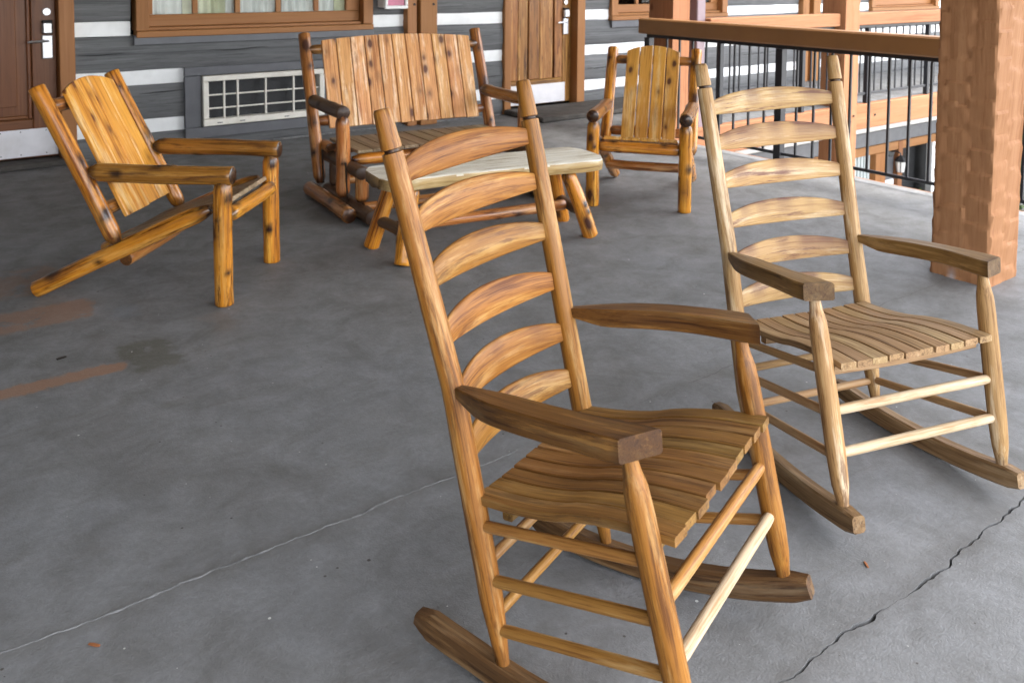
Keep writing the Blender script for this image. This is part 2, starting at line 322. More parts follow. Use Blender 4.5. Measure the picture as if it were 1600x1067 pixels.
def sweep(name, path, sec, m, parent=None, u0=(0, 0, 1), mark=None, sharp=38, nz=0., seed=0, hook=None, **kw):
    """path: centre points; sec(i,t)-> list of 2D pts (u,v); u ~ u0"""
    path = [Vector(p) for p in path]; rings = []; L = [0]
    for i in range(1, len(path)): L.append(L[-1] + (path[i] - path[i - 1]).length)
    mk = []; gc = []
    for i, p in enumerate(path):
        d = (path[min(i + 1, len(path) - 1)] - path[max(i - 1, 0)]).normalized()
        u = Vector(u0) - d * Vector(u0).dot(d)
        if u.length < 1e-4: u = Vector((1, 0, 0)) - d * d.x
        u.normalize(); v = d.cross(u)
        t = L[i] / L[-1]; r = []
        for (a, b) in sec(i, t):
            q = p + u * a + v * b
            if nz: q += (u * a + v * b).normalized() * nz * noise.noise(q * 9 + Vector((seed, seed * 2, 0)))
            if hook: q = hook(i, t, q, p)
            r.append(q); gc.append((a, b, L[i]))
            mk.append(mark(t, a, b, q) if mark else 0.)
        rings.append(r)
    V, F = loft(rings)
    return make(name, V, F, m, parent, frame(path[0], path[-1] - path[0], u0), mk if mark else None, sharp, gco=gc, **kw)
def lerp(a, b, t): return Vector(a) + (Vector(b) - Vector(a)) * t
def interp(tab, t):
    for (a, x), (b, y) in zip(tab, tab[1:]):
        if t <= b: return x + (y - x) * (t - a) / max(1e-9, b - a)
    return tab[-1][1]
def log(name, a, b, r, m, parent=None, tip0=0., tip1=0., taper=1., n=18, k=26, knots=4, seed=None, wob=.006, endmark=.85, capc=.004):
    """peeled pole with knots; tip = length of the whittled dark end"""
    seed = seed if seed is not None else random.random() * 100
    rnd = random.Random(int(seed * 1000)); a = Vector(a); b = Vector(b); L = (b - a).length
    ks = [(rnd.random() * .86 + .07, rnd.random() * 6.28, rnd.uniform(.012, .022)) for _ in range(knots)]
    ts = [0, capc / L] + [capc / L + (1 - 2 * capc / L) * i / k for i in range(1, k)] + [1 - capc / L, 1]
    d = (b - a).normalized(); u = Vector((0, 0, 1)) - d * d.z
    if u.length < .1: u = Vector((1, 0, 0)) - d * d.x
    u.normalize(); v = d.cross(u); rings = []; mk = []
    bend = Vector((rnd.uniform(-1, 1), rnd.uniform(-1, 1))) * wob
    for t in ts:
        rr = r * (1 + (taper - 1) * t); e = 0.
        s = t * L
        if tip0 and s < tip0: q = s / tip0; rr *= .55 + .45 * math.sin(q * 1.57); e = max(e, min(1, 1.25 - q))
        if tip1 and L - s < tip1: q = (L - s) / tip1; rr *= .55 + .45 * math.sin(q * 1.57); e = max(e, min(1, 1.25 - q))
        if t == 0 or t == 1: rr *= .90; e = max(e, endmark)
        c = a + (b - a) * t + (u * bend.x + v * bend.y) * math.sin(t * math.pi)
        ring = []
        for j in range(n):
            th = 6.28318 * j / n; q = rr * (1 + .05 * noise.noise(Vector((math.cos(th) * 1.3, math.sin(th) * 1.3, s * 5 + seed))) + .03 * noise.noise(Vector((math.cos(th) * 4, math.sin(th) * 4, s * 14 + seed))))
            mm = e * .9
            for (kt, kh, kr) in ks:
                dt = (t - kt) * L; dh = (th - kh + math.pi) % (2 * math.pi) - math.pi
                dd = math.hypot(dt * .8, dh * rr)
                if dd < kr * 1.6:
                    w = (1 - dd / (kr * 1.6)); q += .0055 * w * math.sin(w * 3.0); mm = max(mm, min(1, w * 1.5))
            ring.append(c + (u * math.cos(th) + v * math.sin(th)) * q); mk.append(mm)
        rings.append(ring)
    V, F = loft(rings)
    return make(name, V, F, m, parent, frame(a, d, u), mk, 50)
def box(name, lo, hi, m, parent=None, bev=.004, axis=2, segs=1, **kw):
    """bevelled box; grain axis = axis"""
    lo = Vector(lo); hi = Vector(hi)
    for i in range(3):
        if lo[i] > hi[i]: lo[i], hi[i] = hi[i], lo[i]
    bm = bmesh.new(); bmesh.ops.create_cube(bm, size=1)
    for v in bm.verts: v.co = Vector(((v.co[i] + .5) * (hi[i] - lo[i]) + lo[i] for i in range(3)))
    b = min(bev, min(hi - lo) * .35)
    if b > 0: bmesh.ops.bevel(bm, geom=bm.edges[:], offset=b, segments=segs, affect='EDGES', profile=.5)
    bm.verts.index_update()
    V = [v.co.copy() for v in bm.verts]; F = [[v.index for v in f.verts] for f in bm.faces]; bm.free()
    z = [Vector((1, 0, 0)), Vector((0, 1, 0)), Vector((0, 0, 1))][axis]
    return make(name, V, F, m, parent, frame((lo + hi) / 2, z, (0, 0, 1) if axis != 2 else (1, 0, 0)), None, 30, **kw)
def prism(name, outline, nrm, thick, m, parent=None, bev=.003, zdir=None, **kw):
    """outline: coplanar 3D pts; extruded by thick along nrm, bevelled"""
    bm = bmesh.new(); nrm = Vector(nrm).normalized()
    vs = [bm.verts.new(Vector(p)) for p in outline]; f = bm.faces.new(vs)
    r = bmesh.ops.extrude_face_region(bm, geom=[f])
    for v in [e for e in r['geom'] if isinstance(e, bmesh.types.BMVert)]: v.co += nrm * thick
    bmesh.ops.recalc_face_normals(bm, faces=bm.faces)
    if bev: bmesh.ops.bevel(bm, geom=bm.edges[:], offset=bev, segments=1, affect='EDGES', profile=.5)
    bm.verts.index_update()
    V = [v.co.copy() for v in bm.verts]; F = [[v.index for v in q.verts] for q in bm.faces]; bm.free()
    c = sum((Vector(p) for p in outline), Vector()) / len(outline)
    return make(name, V, F, m, parent, frame(c, zdir or (Vector(outline[1]) - Vector(outline[0])), nrm), None, 30, **kw)
def thing(name, label, cat, loc=(0, 0, 0), rot=None, group=None, scale=1.):
    o = bpy.data.objects.new(name, None); COL.objects.link(o); o.empty_display_size = .1
    o.location = loc; o.scale = (scale,) * 3
    if rot: o.rotation_euler = rot
    o['label'] = label; o['category'] = cat
    if group: o['group'] = group
    return o
def tag(o, label, cat, group=None):
    o['label'] = label; o['category'] = cat
    if group: o['group'] = group
    return o
def structure(o): o['kind'] = 'structure'; return o
def wt(name, label, cat, loc, group=None):
    """thing whose parts are given in world coordinates"""
    t = thing(name, label, cat, loc, None, group); FR[t] = Matrix.Translation(loc); return t

WY = 7.3265        # wall plane
# ------------------------------------------------------------------ floor: three slabs parted by ragged cracks
def crackline(y0, amp, seed, x0, x1, step=.009, f=1.0):
    pts = []; x = x0
    while x <= x1:
        y = y0 + amp * (noise.noise(Vector((x * 2.6 * f, seed, 0))) * 1.3 + .55 * noise.noise(Vector((x * 9 * f, seed, 3))) + .42 * noise.noise(Vector((x * 24, seed, 7))) + .22 * noise.noise(Vector((x * 60, seed, 8))))
        pts.append((x, y)); x += step
    return pts
XR, XL = 5.83, -8.0
c1 = crackline(1.055, .020, 1.7, XL, XR); c2 = crackline(2.092, .014, 5.2, XL, XR)
floor_root = bpy.data.objects.new('floor', None); COL.objects.link(floor_root); structure(floor_root)
def slab(lower, upper):
    bm = bmesh.new()
    # lower, upper : polylines of equal x
    n = len(lower); top = []; 
    V = [(x, y, 0) for x, y in lower] + [(x, y, 0) for x, y in upper] + [(x, y, -.12) for x, y in lower] + [(x, y, -.12) for x, y in upper]
    F = []
    for i in range(n - 1):
        F.append((i, i + 1, n + i + 1, n + i)); F.append((2 * n + i, 3 * n + i, 3 * n + i + 1, 2 * n + i + 1))
        F.append((i, 2 * n + i, 2 * n + i + 1, i + 1)); F.append((n + i, n + i + 1, 3 * n + i + 1, 3 * n + i))
    F.append((0, n, 3 * n, 2 * n)); F.append((n - 1, 3 * n - 1, 4 * n - 1, 2 * n - 1))
    bm.free()
    o = make('slab', V, F, M['floor'], floor_root, None, None, 20); return o
def gapw(x, base, var, s): return max(.0003, base + var * noise.noise(Vector((x * 7, s, 0))) + var * .6 * noise.noise(Vector((x * 26, s, 4))))
slab([(x, -4.0) for x, _ in c1], [(x, y - gapw(x, .0028, .0070, 2)) for x, y in c1])
slab([(x, y + gapw(x, .0026, .0066, 8)) for x, y in c1], [(x, y - .0008) for x, y in c2])
slab([(x, y + .0008) for x, y in c2], [(x, WY) for x, _ in c2])
# crumbled filler lips along the left crack
V = []; F = []
def lips(pts, off, w, h, seed, x0, x1):
    prev = None
    for x, y in pts:
        if x < x0 or x > x1: prev = None; continue
        ww = w * (.35 + max(0, noise.noise(Vector((x * 5, seed, 1))) + .45) * 1.3); hh = h * (.3 + abs(noise.noise(Vector((x * 23, seed, 5)))) * 1.6)
        yc = y + off + .002 * noise.noise(Vector((x * 40, seed, 9))); i = len(V)
        V.extend([(x, yc - ww, -.001), (x, yc - ww * .2, hh), (x, yc + ww * .4, hh * .8), (x, yc + ww, -.001)])
        if prev is not None:
            for k in range(3): F.append((prev + k, prev + k + 1, i + k + 1, i + k))
        prev = i
lips(c2, .0, .0052, .0024, 3, -.2, 1.62); lips(c2, .0, .0012, .0007, 4, 1.62, 2.4)
o = make('crack_filler', V, F, M['lint'], floor_root, None, None, 60)
o = structure(box('slab_bed', (XL, -4, -.35), (XR - .01, WY, -.13), M['step'], None, 0))
# walkway that runs on along the wall
structure(box('walkway', (XR + .004, 5.72, -.14), (24, WY, 0), M['floor'], None, .004, 0))
structure(box('ground', (-80, -80, -3.0), (120, 120, -2.75), M['ground'], None, 0))
# porch ceiling (out of the frame, it shades the deck)
structure(box('ceiling', (XL, -.9, 2.80), (6.3, WY + .3, 2.98), M['ceil'], None, .01, 0))
structure(box('walkway_ceiling', (6.304, 5.3, 2.80), (24, WY + .3, 2.98), M['ceil'], None, .01, 0))

# added wall, out of the frame: blocks light from the left of the porch
structure(box('left_light_blocker', (-2.3, -1.2, 0), (-2.1, WY - .1, 2.80), M['greytrim'], None, .01, 2))

# ------------------------------------------------------------------ log wall
wall = wt('log_wall', 'gray painted log wall with wide white chinking behind the porch furniture', 'wall', (3, WY + .1, 0))
rows_log = []; rows_ch = []
z = .171; rows_log.append((-.02, .171))
while z < 2.75:
    rows_ch.append((z, z + .099)); rows_log.append((z + .099, min(z + .3885, 2.79))); z += .3885
# openings: x0,x1,z0,z1
OP = [(.26, 1.40, -.1, 2.15), (1.80, 3.90, .93, 2.15), (2.33, 3.40, .175, .60), (4.245, 4.55, -.1, 2.9), (5.40, 6.50, -.1, 2.15), (6.88, 8.86, .93, 2.15),
      (10.39, 10.75, -.1, 2.9), (12.10, 14.02, .93, 2.15), (-7.0, -3.0, .9, 2.15)]
def spans(z0, z1):
    s = [(XL, 22.0)]
    for a, b, c, d in OP:
        if min(z1, d) - max(z0, c) > .04:
            n = []
            for p, q in s:
                if b <= p or a >= q: n.append((p, q)); continue
                if a > p: n.append((p, a))
                if b < q: n.append((b, q))
            s = n
    return [(p, q) for p, q in s if q - p > .03]
def walllog(x0, x1, z0, z1, front, m, name, depth=.14, nzz=.009, bulge=.020):
    nx = max(2, int((x1 - x0) / .09)); sd = random.random() * 50; rings = []; mk = []
    prof = [(-1, 1), (-.97, .25), (-.75, -.25), (-.25, -.7), (.25, -.7), (.75, -.25), (.97, .25), (1, 1)]
    ck = [(random.uniform(x0, x1), random.uniform(-.6, .6), random.uniform(.3, 1.2)) for _ in range(int((x1 - x0) * 1.1) + 1)] if m is M['walllog'] else []
    for i in range(nx + 1):
        x = x0 + (x1 - x0) * i / nx; r = []
        for (a, b) in prof:
            zz = (z0 + z1) / 2 + a * (z1 - z0) / 2 + (nzz * noise.noise(Vector((x * 2.2, a * 1.5 + sd, 0))) if abs(a) > .9 and b < .9 else 0)
            yy = front + (depth if b > .9 else bulge * (b + .7) + nzz * 1.1 * noise.noise(Vector((x * 3, a * 4 + sd, 2))))
            r.append(Vector((x, yy, zz))); mk.append(0)
        rings.append(r)
    V, F = loft(rings)
    return make(name, V, F, m, wall, frame((x0, front, (z0 + z1) / 2), (1, 0, 0)), None, 50)
for z0, z1 in rows_log:
    for x0, x1 in spans(z0, z1): walllog(x0, x1, z0 + .002, z1 - .002, WY - .006, M['walllog'], 'log')
for z0, z1 in rows_ch:
    for x0, x1 in spans(z0, z1): walllog(x0, x1, z0 - .008, z1 + .008, WY + .008, M['chink'], 'chinking', .12, .005, .004)
# check cracks in the logs: shallow dark grooves, only where the photograph shows long ones
def crackstrip(x0, x1, zc, seed, w=.003):
    V = []; F = []; n = int((x1 - x0) / .02)
    for i in range(n + 1):
        x = x0 + (x1 - x0) * i / n; t = i / n
        zz = zc + .012 * noise.noise(Vector((x * 4, seed, 0))) + .004 * noise.noise(Vector((x * 20, seed, 0))) + (x - x0) * .02
        h = w * math.sin(t * 3.14) + .0006
        V += [(x, WY - .0165, zz - h), (x, WY - .0185, zz), (x, WY - .0165, zz + h)]
        if i: a = 3 * i; F += [(a - 3, a - 2, a + 1, a), (a - 2, a - 1, a + 2, a + 1)]
    return make('log_crack', V, F, M['dark'], wall, None, None, 60)
for a in ((1.85, 2.19, .485, 1), (5.1, 5.39, .40, 2), (6.52, 6.9, .405, 3), (6.52, 6.88, 1.16, 4), (1.41, 1.75, .80, 6), (8.9, 10.2, .80, 8), (8.95, 10.0, .42, 9), (2.4, 2.9, .80, 10)): crackstrip(*a)
# grey boards fixed on the wall
box('trim_board', (1.815, WY - .035, .868), (3.905, WY - .008, .945), M['greytrim'], wall, .004, 0)
box('trim_board', (6.895, WY - .035, .848), (8.87, WY - .008, .930), M['greytrim'], wall, .004, 0)
for lo, hi, ax in (((2.195, WY - .034, .60), (3.56, WY - .006, .672), 0), ((2.195, WY - .034, .085), (3.56, WY - .006, .176), 0), ((2.195, WY - .032, .178), (2.328, WY - .006, .598), 2), ((3.405, WY - .032, .178), (3.56, WY - .006, .598), 2)):
    box('trim_board', lo, hi, M['greytrim'], wall, .004, ax)
structure(box('wall_base_strip', (1.42, WY - .03, .0), (5.35, WY - .008, .012), M['lint'], None, .003, 0))
# back of the wall so that no light leaks
structure(box('wall_core', (XL, WY + .34, -3), (22, WY + .4, 3.0), M['dark'], None, 0, 0))

# vent grille
vt = wt('wall_vent', 'wide white framed vent grille low on the gray log wall behind the log bench', 'vent', (2.87, WY, .18))
vx0, vx1, vz0, vz1 = 2.335, 3.405, .182, .594
box('vent_back', (vx0 + .03, WY + .03, vz0 + .03), (vx1 - .03, WY + .05, vz1 - .03), M['ventdark'], vt, 0, 0)
for lo, hi, ax in (((vx0, vz0), (vx1, vz0 + .055), 0), ((vx0, vz1 - .045), (vx1, vz1), 0), ((vx0, vz0 + .057), (vx0 + .048, vz1 - .047), 2), ((vx1 - .048, vz0 + .057), (vx1, vz1 - .047), 2)):
    box('vent_frame', (lo[0], WY - .055, lo[1]), (hi[0], WY + .03, hi[1]), M['white'], vt, .006, ax)
for x in (2.513, 2.627, 2.869, 3.12, 3.255): box('grille_bar', (x - .008, WY - .045, vz0 + .057), (x + .008, WY - .030, vz1 - .047), M['white'], vt, .002, 2)
for zz in (.325, .435): box('grille_bar', (vx0 + .05, WY - .043, zz - .006), (vx1 - .05, WY - .032, zz + .006), M['white'], vt, .002, 0)
for x in (2.47, 2.66, 3.05): box('slot', (x - .022, WY - .0575, vz0 + .020), (x + .022, WY - .0545, vz0 + .026), M['dark'], vt, .001, 0)

# ------------------------------------------------------------------ windows
def window(x0, x1, label, divs, group='brown framed windows in the log wall'):
    t = wt('window', label, 'window', ((x0 + x1) / 2, WY, .93), group)
    zt = 2.12; z0 = .955
    box('sill', (x0, WY - .055, z0 - .028), (x1, WY + .05, z0 + .022), M['trim'], t, .005, 0)
    for a, b in ((x0, x0 + .10), (x1 - .10, x1)): box('window_frame', (a, WY - .045, z0 + .024), (b, WY + .09, zt), M['trim'], t, .005, 2)
    box('window_frame', (x0, WY - .045, zt + .002), (x1, WY + .09, zt + .11), M['trim'], t, .005, 0)
    a, b = x0 + .102, x1 - .102
    box('sash', (a, WY + .035, z0 + .05), (b, WY + .075, z0 + .146), M['trim'], t, .006, 0)
    box('sash', (a, WY + .035, zt - .06), (b, WY + .075, zt - .002), M['trim'], t, .004, 0)
    box('ledge', (a, WY - .01, z0 + .024), (b, WY + .09, z0 + .048), M['trim'], t, .003, 0)
    for p, q in ((a, a + .045), (b - .13, b)): box('sash', (p, WY + .033, z0 + .148), (q, WY + .077, zt - .062), M['trim'], t, .004, 2)
    for x in divs: box('muntin', (x - .022, WY + .040, z0 + .148), (x + .022, WY + .070, zt - .062), M['trim'], t, .004, 2)
    box('muntin', (a + .047, WY + .043, 1.62), (b - .132, WY + .067, 1.65), M['trim'], t, .003, 0)
    box('pane', (a + .02, WY + .052, z0 + .12), (b - .02, WY + .056, zt - .03), M['glass'], t, 0, 0)
    # curtains: folded cloth behind the glass
    n = 0; x = a
    segs = []
    while x < b - .02:
        w = random.uniform(.22, .5); segs.append((x, min(b, x + w))); x += w + .004
    for (p, q) in segs:
        V = []; F = []; k = max(8, int((q - p) / .008)); sd = random.random() * 40
        for i in range(k + 1):
            xx = p + (q - p) * i / k
            yy = WY + .092 + .010 * math.sin(xx * 95 + 2 * noise.noise(Vector((xx * 9, sd, 0)))) + .012 * noise.noise(Vector((xx * 22, sd, 1)))
            V += [(xx, yy, z0 + .05), (xx, yy + .006, 1.6), (xx, yy, zt)]
            if i: c = 3 * i; F += [(c - 3, c - 2, c + 1, c), (c - 2, c - 1, c + 2, c + 1)]
        make('curtain', V, F, M['curtain'] if n % 3 != 1 else M['curtaing'], t, frame((p, WY + .13, z0), (0, 0, 1), (1, 0, 0)), None, None); n += 1
    return t
window(1.83, 3.895, 'brown framed window with pale curtains above the white vent grille', (2.312, 2.665, 3.022, 3.375))
window(6.88, 8.86, 'brown framed window between the plank door and the porch rail corner', (7.36, 7.72, 8.07, 8.42))
window(12.10, 14.02, 'farthest brown framed window beyond the walkway handrail, beside the pillar', (12.5, 12.85, 13.2, 13.6))
window(-7.0, -3.0, 'brown framed window in the log wall left of the red brown door', (-6, -5, -4))

# ------------------------------------------------------------------ doors
def lock(t, x, zc, ydoor, s=1):
    box('lock_plate', (x - .037, ydoor - .022, zc - .135), (x + .037, ydoor, zc + .04), M['steel'], t, .006, 2)
    h = box('card_reader', (x - .037, ydoor - .045, zc + .048), (x + .037, ydoor, zc + .14), M['steel'], t, .012, 2)
    box('card_slot', (x - .033, ydoor - .040, zc + .128), (x + .033, ydoor - .004, zc + .152), M['dark'], t, .003, 0)
    log_ = sweep('lever_handle', [(x, ydoor - .02, zc), (x, ydoor - .055, zc), (x - .02, ydoor - .062, zc), (x - .14, ydoor - .060, zc - .004)],
        lambda i, q: [(.009 * math.cos(a * .785), .009 * math.sin(a * .785)) for a in range(8)], M['steel'], t)
    sweep('deadbolt', [(x, ydoor - .02, zc + .215), (x, ydoor, zc + .215)], lambda i, q: [((.03 if i else .026) * math.cos(a * .3927), (.03 if i else .026) * math.sin(a * .3927)) for a in range(16)], M['steel'], t)
t = wt('door', 'dark red brown panel door with steel kick plate and lever, left end of wall', 'door', (.8, WY + .06, 0))
YD = WY + .06
box('door_frame', (1.287, WY - .035, 0), (1.395, WY + .10, 2.14), M['trim'], t, .005, 2)
box('door_frame', (.262, WY - .035, 0), (.375, WY + .10, 2.14), M['trim'], t, .005, 2)
box('door_frame', (.262, WY - .036, 2.142), (1.395, WY + .10, 2.25), M['trim'], t, .005, 0)
box('stile', (1.118, YD, .055), (1.284, YD + .05, 2.13), M['door1'], t, .006, 2)
box('stile', (.378, YD, .055), (.53, YD + .05, 2.13), M['door1'], t, .006, 2)
box('bottom_rail', (.532, YD + .001, .055), (1.116, YD + .05, .345), M['door1'], t, .006, 0)
box('top_rail', (.532, YD + .001, 1.95), (1.116, YD + .05, 2.13), M['door1'], t, .006, 0)
box('door_panel', (.545, YD + .022, .345), (1.103, YD + .045, 1.95), M['door1'], t, .002, 2)
for lo, hi, ax in (((1.085, .346), (1.115, 1.948), 2), ((.533, .346), (.563, 1.948), 2), ((.565, .346), (1.083, .376), 0)):
    box('panel_molding', (lo[0], YD + .006, lo[1]), (hi[0], YD + .03, hi[1]), M['door1'], t, .010, ax)
box('raised_panel', (.63, YD + .012, .44), (1.02, YD + .03, 1.86), M['door1'], t, .009, 2)
box('kick_plate', (.378, YD - .004, .066), (1.280, YD - .0005, .272), M['kick'], t, .001, 0)
for x in (.7, .9, 1.03, 1.2):
    for zz in (.085, .255): box('screw', (x - .004, YD - .006, zz - .004), (x + .004, YD - .003, zz + .004), M['screw'], t, .001)
box('threshold', (.26, WY - .10, .001), (1.42, WY + .1, .045), M['step'], t, .008, 0)
lock(t, 1.222, .925, YD)
t = wt('door', 'stained wooden plank door with steel kick plate behind the log bench', 'door', (5.95, WY + .06, 0))
box('door_frame', (5.402, WY - .035, .0), (5.487, WY + .10, 2.14), M['trim'], t, .005, 2)
box('door_frame', (6.385, WY - .035, .0), (6.497, WY + .10, 2.14), M['trim'], t, .005, 2)
box('door_frame', (5.402, WY - .036, 2.142), (6.497, WY + .10, 2.25), M['trim'], t, .005, 0)
YD = WY + .075
for a, b in ((5.49, 5.535), (5.538, 5.66), (5.662, 5.79), (5.806, 5.952), (5.955, 6.135), (6.150, 6.262)): 
    box('door_plank', (a, YD + (.008 if a in (5.538, 5.662, 5.806, 5.955) else 0), .32), (b, YD + .04, 2.13), M['door2'], t, .006, 2)
box('door_plank', (6.264, YD, .055), (6.383, YD + .04, 2.13), M['door2'], t, .006, 2)
box('bottom_rail', (5.49, YD - .001, .055), (6.262, YD + .04, .318), M['door2'], t, .005, 0)
box('door_core', (5.49, YD + .042, .05), (6.383, YD + .06, 2.13), M['seam'], t, 0)
box('kick_plate', (5.492, YD - .006, .062), (6.300, YD - .002, .268), M['kick'], t, .001, 0)
lock(t, 6.295, .925, YD)
tag(box('doorstep', (5.40, 6.66, .0), (7.10, WY - .02, .052), M['step'], None, .012, 0), 'low dark concrete step in front of the stained plank door', 'step')

# pilaster pairs
for xs, lab in (((4.240, 4.345, 4.365, 4.552), 'pair of bolted brown boards up the log wall behind the bench back'), ((10.39, 10.53, 10.59, 10.75), 'pair of brown boards up the far log wall left of the walkway column')):
    t = wt('wall_post', lab, 'post', (xs[1], WY, 0), 'brown board pilasters on the log wall')
    a = box('board', (xs[0], WY - .07, 0), (xs[1], WY + .02, 2.79), M['trim'], t, .006, 2); b = box('board', (xs[2], WY - .10, 0), (xs[3], WY + .02, 2.79), M['trim'], t, .006, 2)
    box('board', (xs[1] + .001, WY - .03, 0), (xs[2] - .001, WY + .02, 2.79), M['trim'], t, .002, 2)
    for x, y, p in ((xs[0] + .075, WY - .07, a), (xs[3] - .045, WY - .10, b)):
        sweep('bolt', [(x, y - .006, 1.15), (x, y + .01, 1.15)], lambda i, q: [(.013 * math.cos(k * .785), .013 * math.sin(k * .785)) for k in range(8)], M['screw'], p)
# white box with pink panel
t = wt('wall_box', 'white wall mounted box with a pink panel between window and brown boards', 'box', (4.06, WY - .1, 1.12))
bx0, bx1, bz0, bz1, by = 3.955, 4.195, 1.115, 1.50, WY - .15
box('case', (bx0, by + .02, bz0 + .01), (bx1, WY - .01, bz1), M['whitebox'], t, .008, 2)
for lo, hi, ax in (((bx0, bz0), (bx1, bz0 + .030), 0), ((bx0, bz1 - .03), (bx1, bz1), 0), ((bx0, bz0 + .031), (bx0 + .030, bz1 - .031), 2), ((bx1 - .030, bz0 + .031), (bx1, bz1 - .031), 2)):
    box('rim', (lo[0], by - .012, lo[1]), (hi[0], by + .018, hi[1]), M['whitebox'], t, .006, ax)
box('panel', (bx0 + .031, by + .004, bz0 + .031), (bx1 - .031, by + .018, bz1 - .031), M['pink'], t, .003, 2)

# ------------------------------------------------------------------ columns, walkway rail, fascia
def hewn(name, x0, x1, y0, y1, z0, z1, m, parent=None, amp=.006, cw=.075, ch=.15, res=.022, **kw):
    """square timber with adze-cut facets"""
    sd = random.random() * 60; nz = int((z1 - z0) / res); cx, cy = (x0 + x1) / 2, (y0 + y1) / 2
    nn = max(4, int((x1 - x0) / res)); base = []
    for k in range(nn): base.append((x0 + (x1 - x0) * k / nn, y0, 0, -1))
    for k in range(nn): base.append((x1, y0 + (y1 - y0) * k / nn, 1, 0))
    for k in range(nn): base.append((x1 - (x1 - x0) * k / nn, y1, 0, 1))
    for k in range(nn): base.append((x0, y1 - (y1 - y0) * k / nn, -1, 0))
    rings = []; mk = []
    def cellh(s, z):
        zz = z + .03 * noise.noise(Vector((s * 6, z * 3, sd))); ss = s + .02 * noise.noise(Vector((s * 4, z * 5, sd + 9)))
        ci = math.floor(ss / cw); off = noise.cell(Vector((ci + .5, sd, 0))) * ch; cj = math.floor((zz + off) / ch)
        u = ss / cw - ci - .5; w = (zz + off) / ch - cj - .5
        r = noise.cell_vector(Vector((ci + .5, cj + .5, sd)))
        return (r.x) * .4 * u + (.5 + r.y * .6) * w * 1.5 + r.z * .25 - .5 * (u * u) - (.55 if w > .43 else 0) 
    for i in range(nz + 1):
        z = z0 + (z1 - z0) * i / nz; r = []
        wob = .004 * noise.noise(Vector((0, z * 2.3, sd)))
        for k, (x, y, nx, ny) in enumerate(base):
            s = k * res * 1.0
            face = k // nn; h = cellh((k % nn) * res + face * 10.3, z) * amp if k % nn else amp * -.6
            e = .006 * noise.noise(Vector((face * 3.1, z * 7, sd))) if k % nn == 0 else 0
            dx, dy = (x - cx), (y - cy)
            q = Vector((x + nx * h + wob, y + ny * h, z))
            if k % nn == 0: q = Vector((x - dx * (.028 + e * 3), y - dy * (.028 + e * 3), z))
            r.append(q); mk.append(max(0, min(1, (.5 - abs((k % nn) / nn - .38) * 6) * (1 - (z - z0) / .06) * 1.6)) if (face == 3 and z - z0 < .06) else 0)
        rings.append(r)
    V, F = loft(rings)
    return make(name, V, F, m, parent, frame((cx, cy, z0), (0, 0, 1), (1, 0, 0)), mk, 24, **kw)
tag(hewn('pillar', 4.252, 4.548, 1.922, 2.205, .0, 2.80, M['pillar'], amp=.0085, cw=.13, ch=.12, res=.014), 'massive rough hewn tan timber pillar standing on the porch floor by the right rocker', 'pillar')
tag(hewn('column', 6.005, 6.232, 5.555, 5.86, -2.75, 2.80, M['trimlight'], amp=.004, res=.04), 'square brown timber column at the porch rail corner beside the purple downspout', 'column', 'columns along the walkway edge')
t = wt('column', 'square tan timber column between the two walkway handrail sections', 'column', (8.85, 5.75, -2.75), 'columns along the walkway edge')
hewn('shaft', 8.722, 9.0, 5.552, 5.85, -2.75, 2.80, M['trimlight'], t, amp=.004, res=.04)
for zz in (-.16, -.42, -.1):
    x = 8.86 if zz != -.1 else 8.92
    sweep('bolt', [(x, 5.538, zz), (x, 5.56, zz)], lambda i, q: [(.011 * math.cos(k * .785), .011 * math.sin(k * .785)) for k in range(8)], M['screw'], t)
tag(box('downspout', (6.45, 5.66, -2.75), (6.568, 5.77, 2.79), M['purple'], None, .008, 2), 'purple gray square downspout right of the rail corner column', 'downspout')
def bars(name, t, fixed, rng, z0, z1, s, axis, m=None):
    """vertical bars sharing one mesh"""
    first = None
    for v in rng:
        lo = [0, 0, z0]; hi = [0, 0, z1]
        lo[axis] = v - s; hi[axis] = v + s; lo[1 - axis] = fixed - s; hi[1 - axis] = fixed + s
        if first is None: first = box(name, lo, hi, m or M['black'], t, .002, 2); v0 = v
        else:
            c = first.copy(); COL.objects.link(c); d = Vector((0, 0, 0)); d[axis] = v - v0
            c.matrix_basis = Matrix.Translation(d) @ first.matrix_basis
YR = 5.66
def walkrail(x0, x1, posts, bx, label):
    t = wt('walkway_railing', label, 'railing', ((x0 + x1) / 2, YR, 0), 'railings along the walkway')
    box('handrail', (x0, YR - .06, .895), (x1, YR + .08, 1.035), M['trimlight'], t, .008, 0)
    box('bottom_bar', (x0 + .03, YR - .012, .095), (x1 - .03, YR + .012, .125), M['black'], t, .003, 0)
    box('top_bar', (x0 + .03, YR - .012, .860), (x1 - .03, YR + .012, .893), M['black'], t, .003, 0)
    bars('post', t, YR, posts, .002, .858, .026, 0)
    bars('baluster', t, YR, bx, .126, .859, .008, 0)
walkrail(6.57, 8.70, (6.79, 8.11), [6.936 + .148 * k for k in range(12) if abs(6.936 + .148 * k - 8.11) > .06], 'walkway railing with tan handrail and black bars, left of the tan column')
walkrail(9.02, 14.6, (9.34, 10.66, 12.0, 13.3), [9.06, 9.2] + [9.50 + .148 * k for k in range(34) if min(abs(9.50 + .148 * k - p) for p in (10.66, 12.0, 13.3)) > .06], 'walkway railing with tan handrail and black bars, between tan column and pillar')
tag(box('fascia_beam', (6.24, YR - .05, -.285), (8.716, YR + .05, -.003), M['trimlight'], None, .008, 0), 'sunlit tan beam under the walkway left of the tan column', 'beam', 'beams under the walkway edge')
fb = box('fascia_beam', (9.004, YR - .05, -.285), (20, YR + .05, -.003), M['trimlight'], None, .008, 0)
tag(fb, 'sunlit tan beam under the walkway right of the tan column', 'beam', 'beams under the walkway edge')
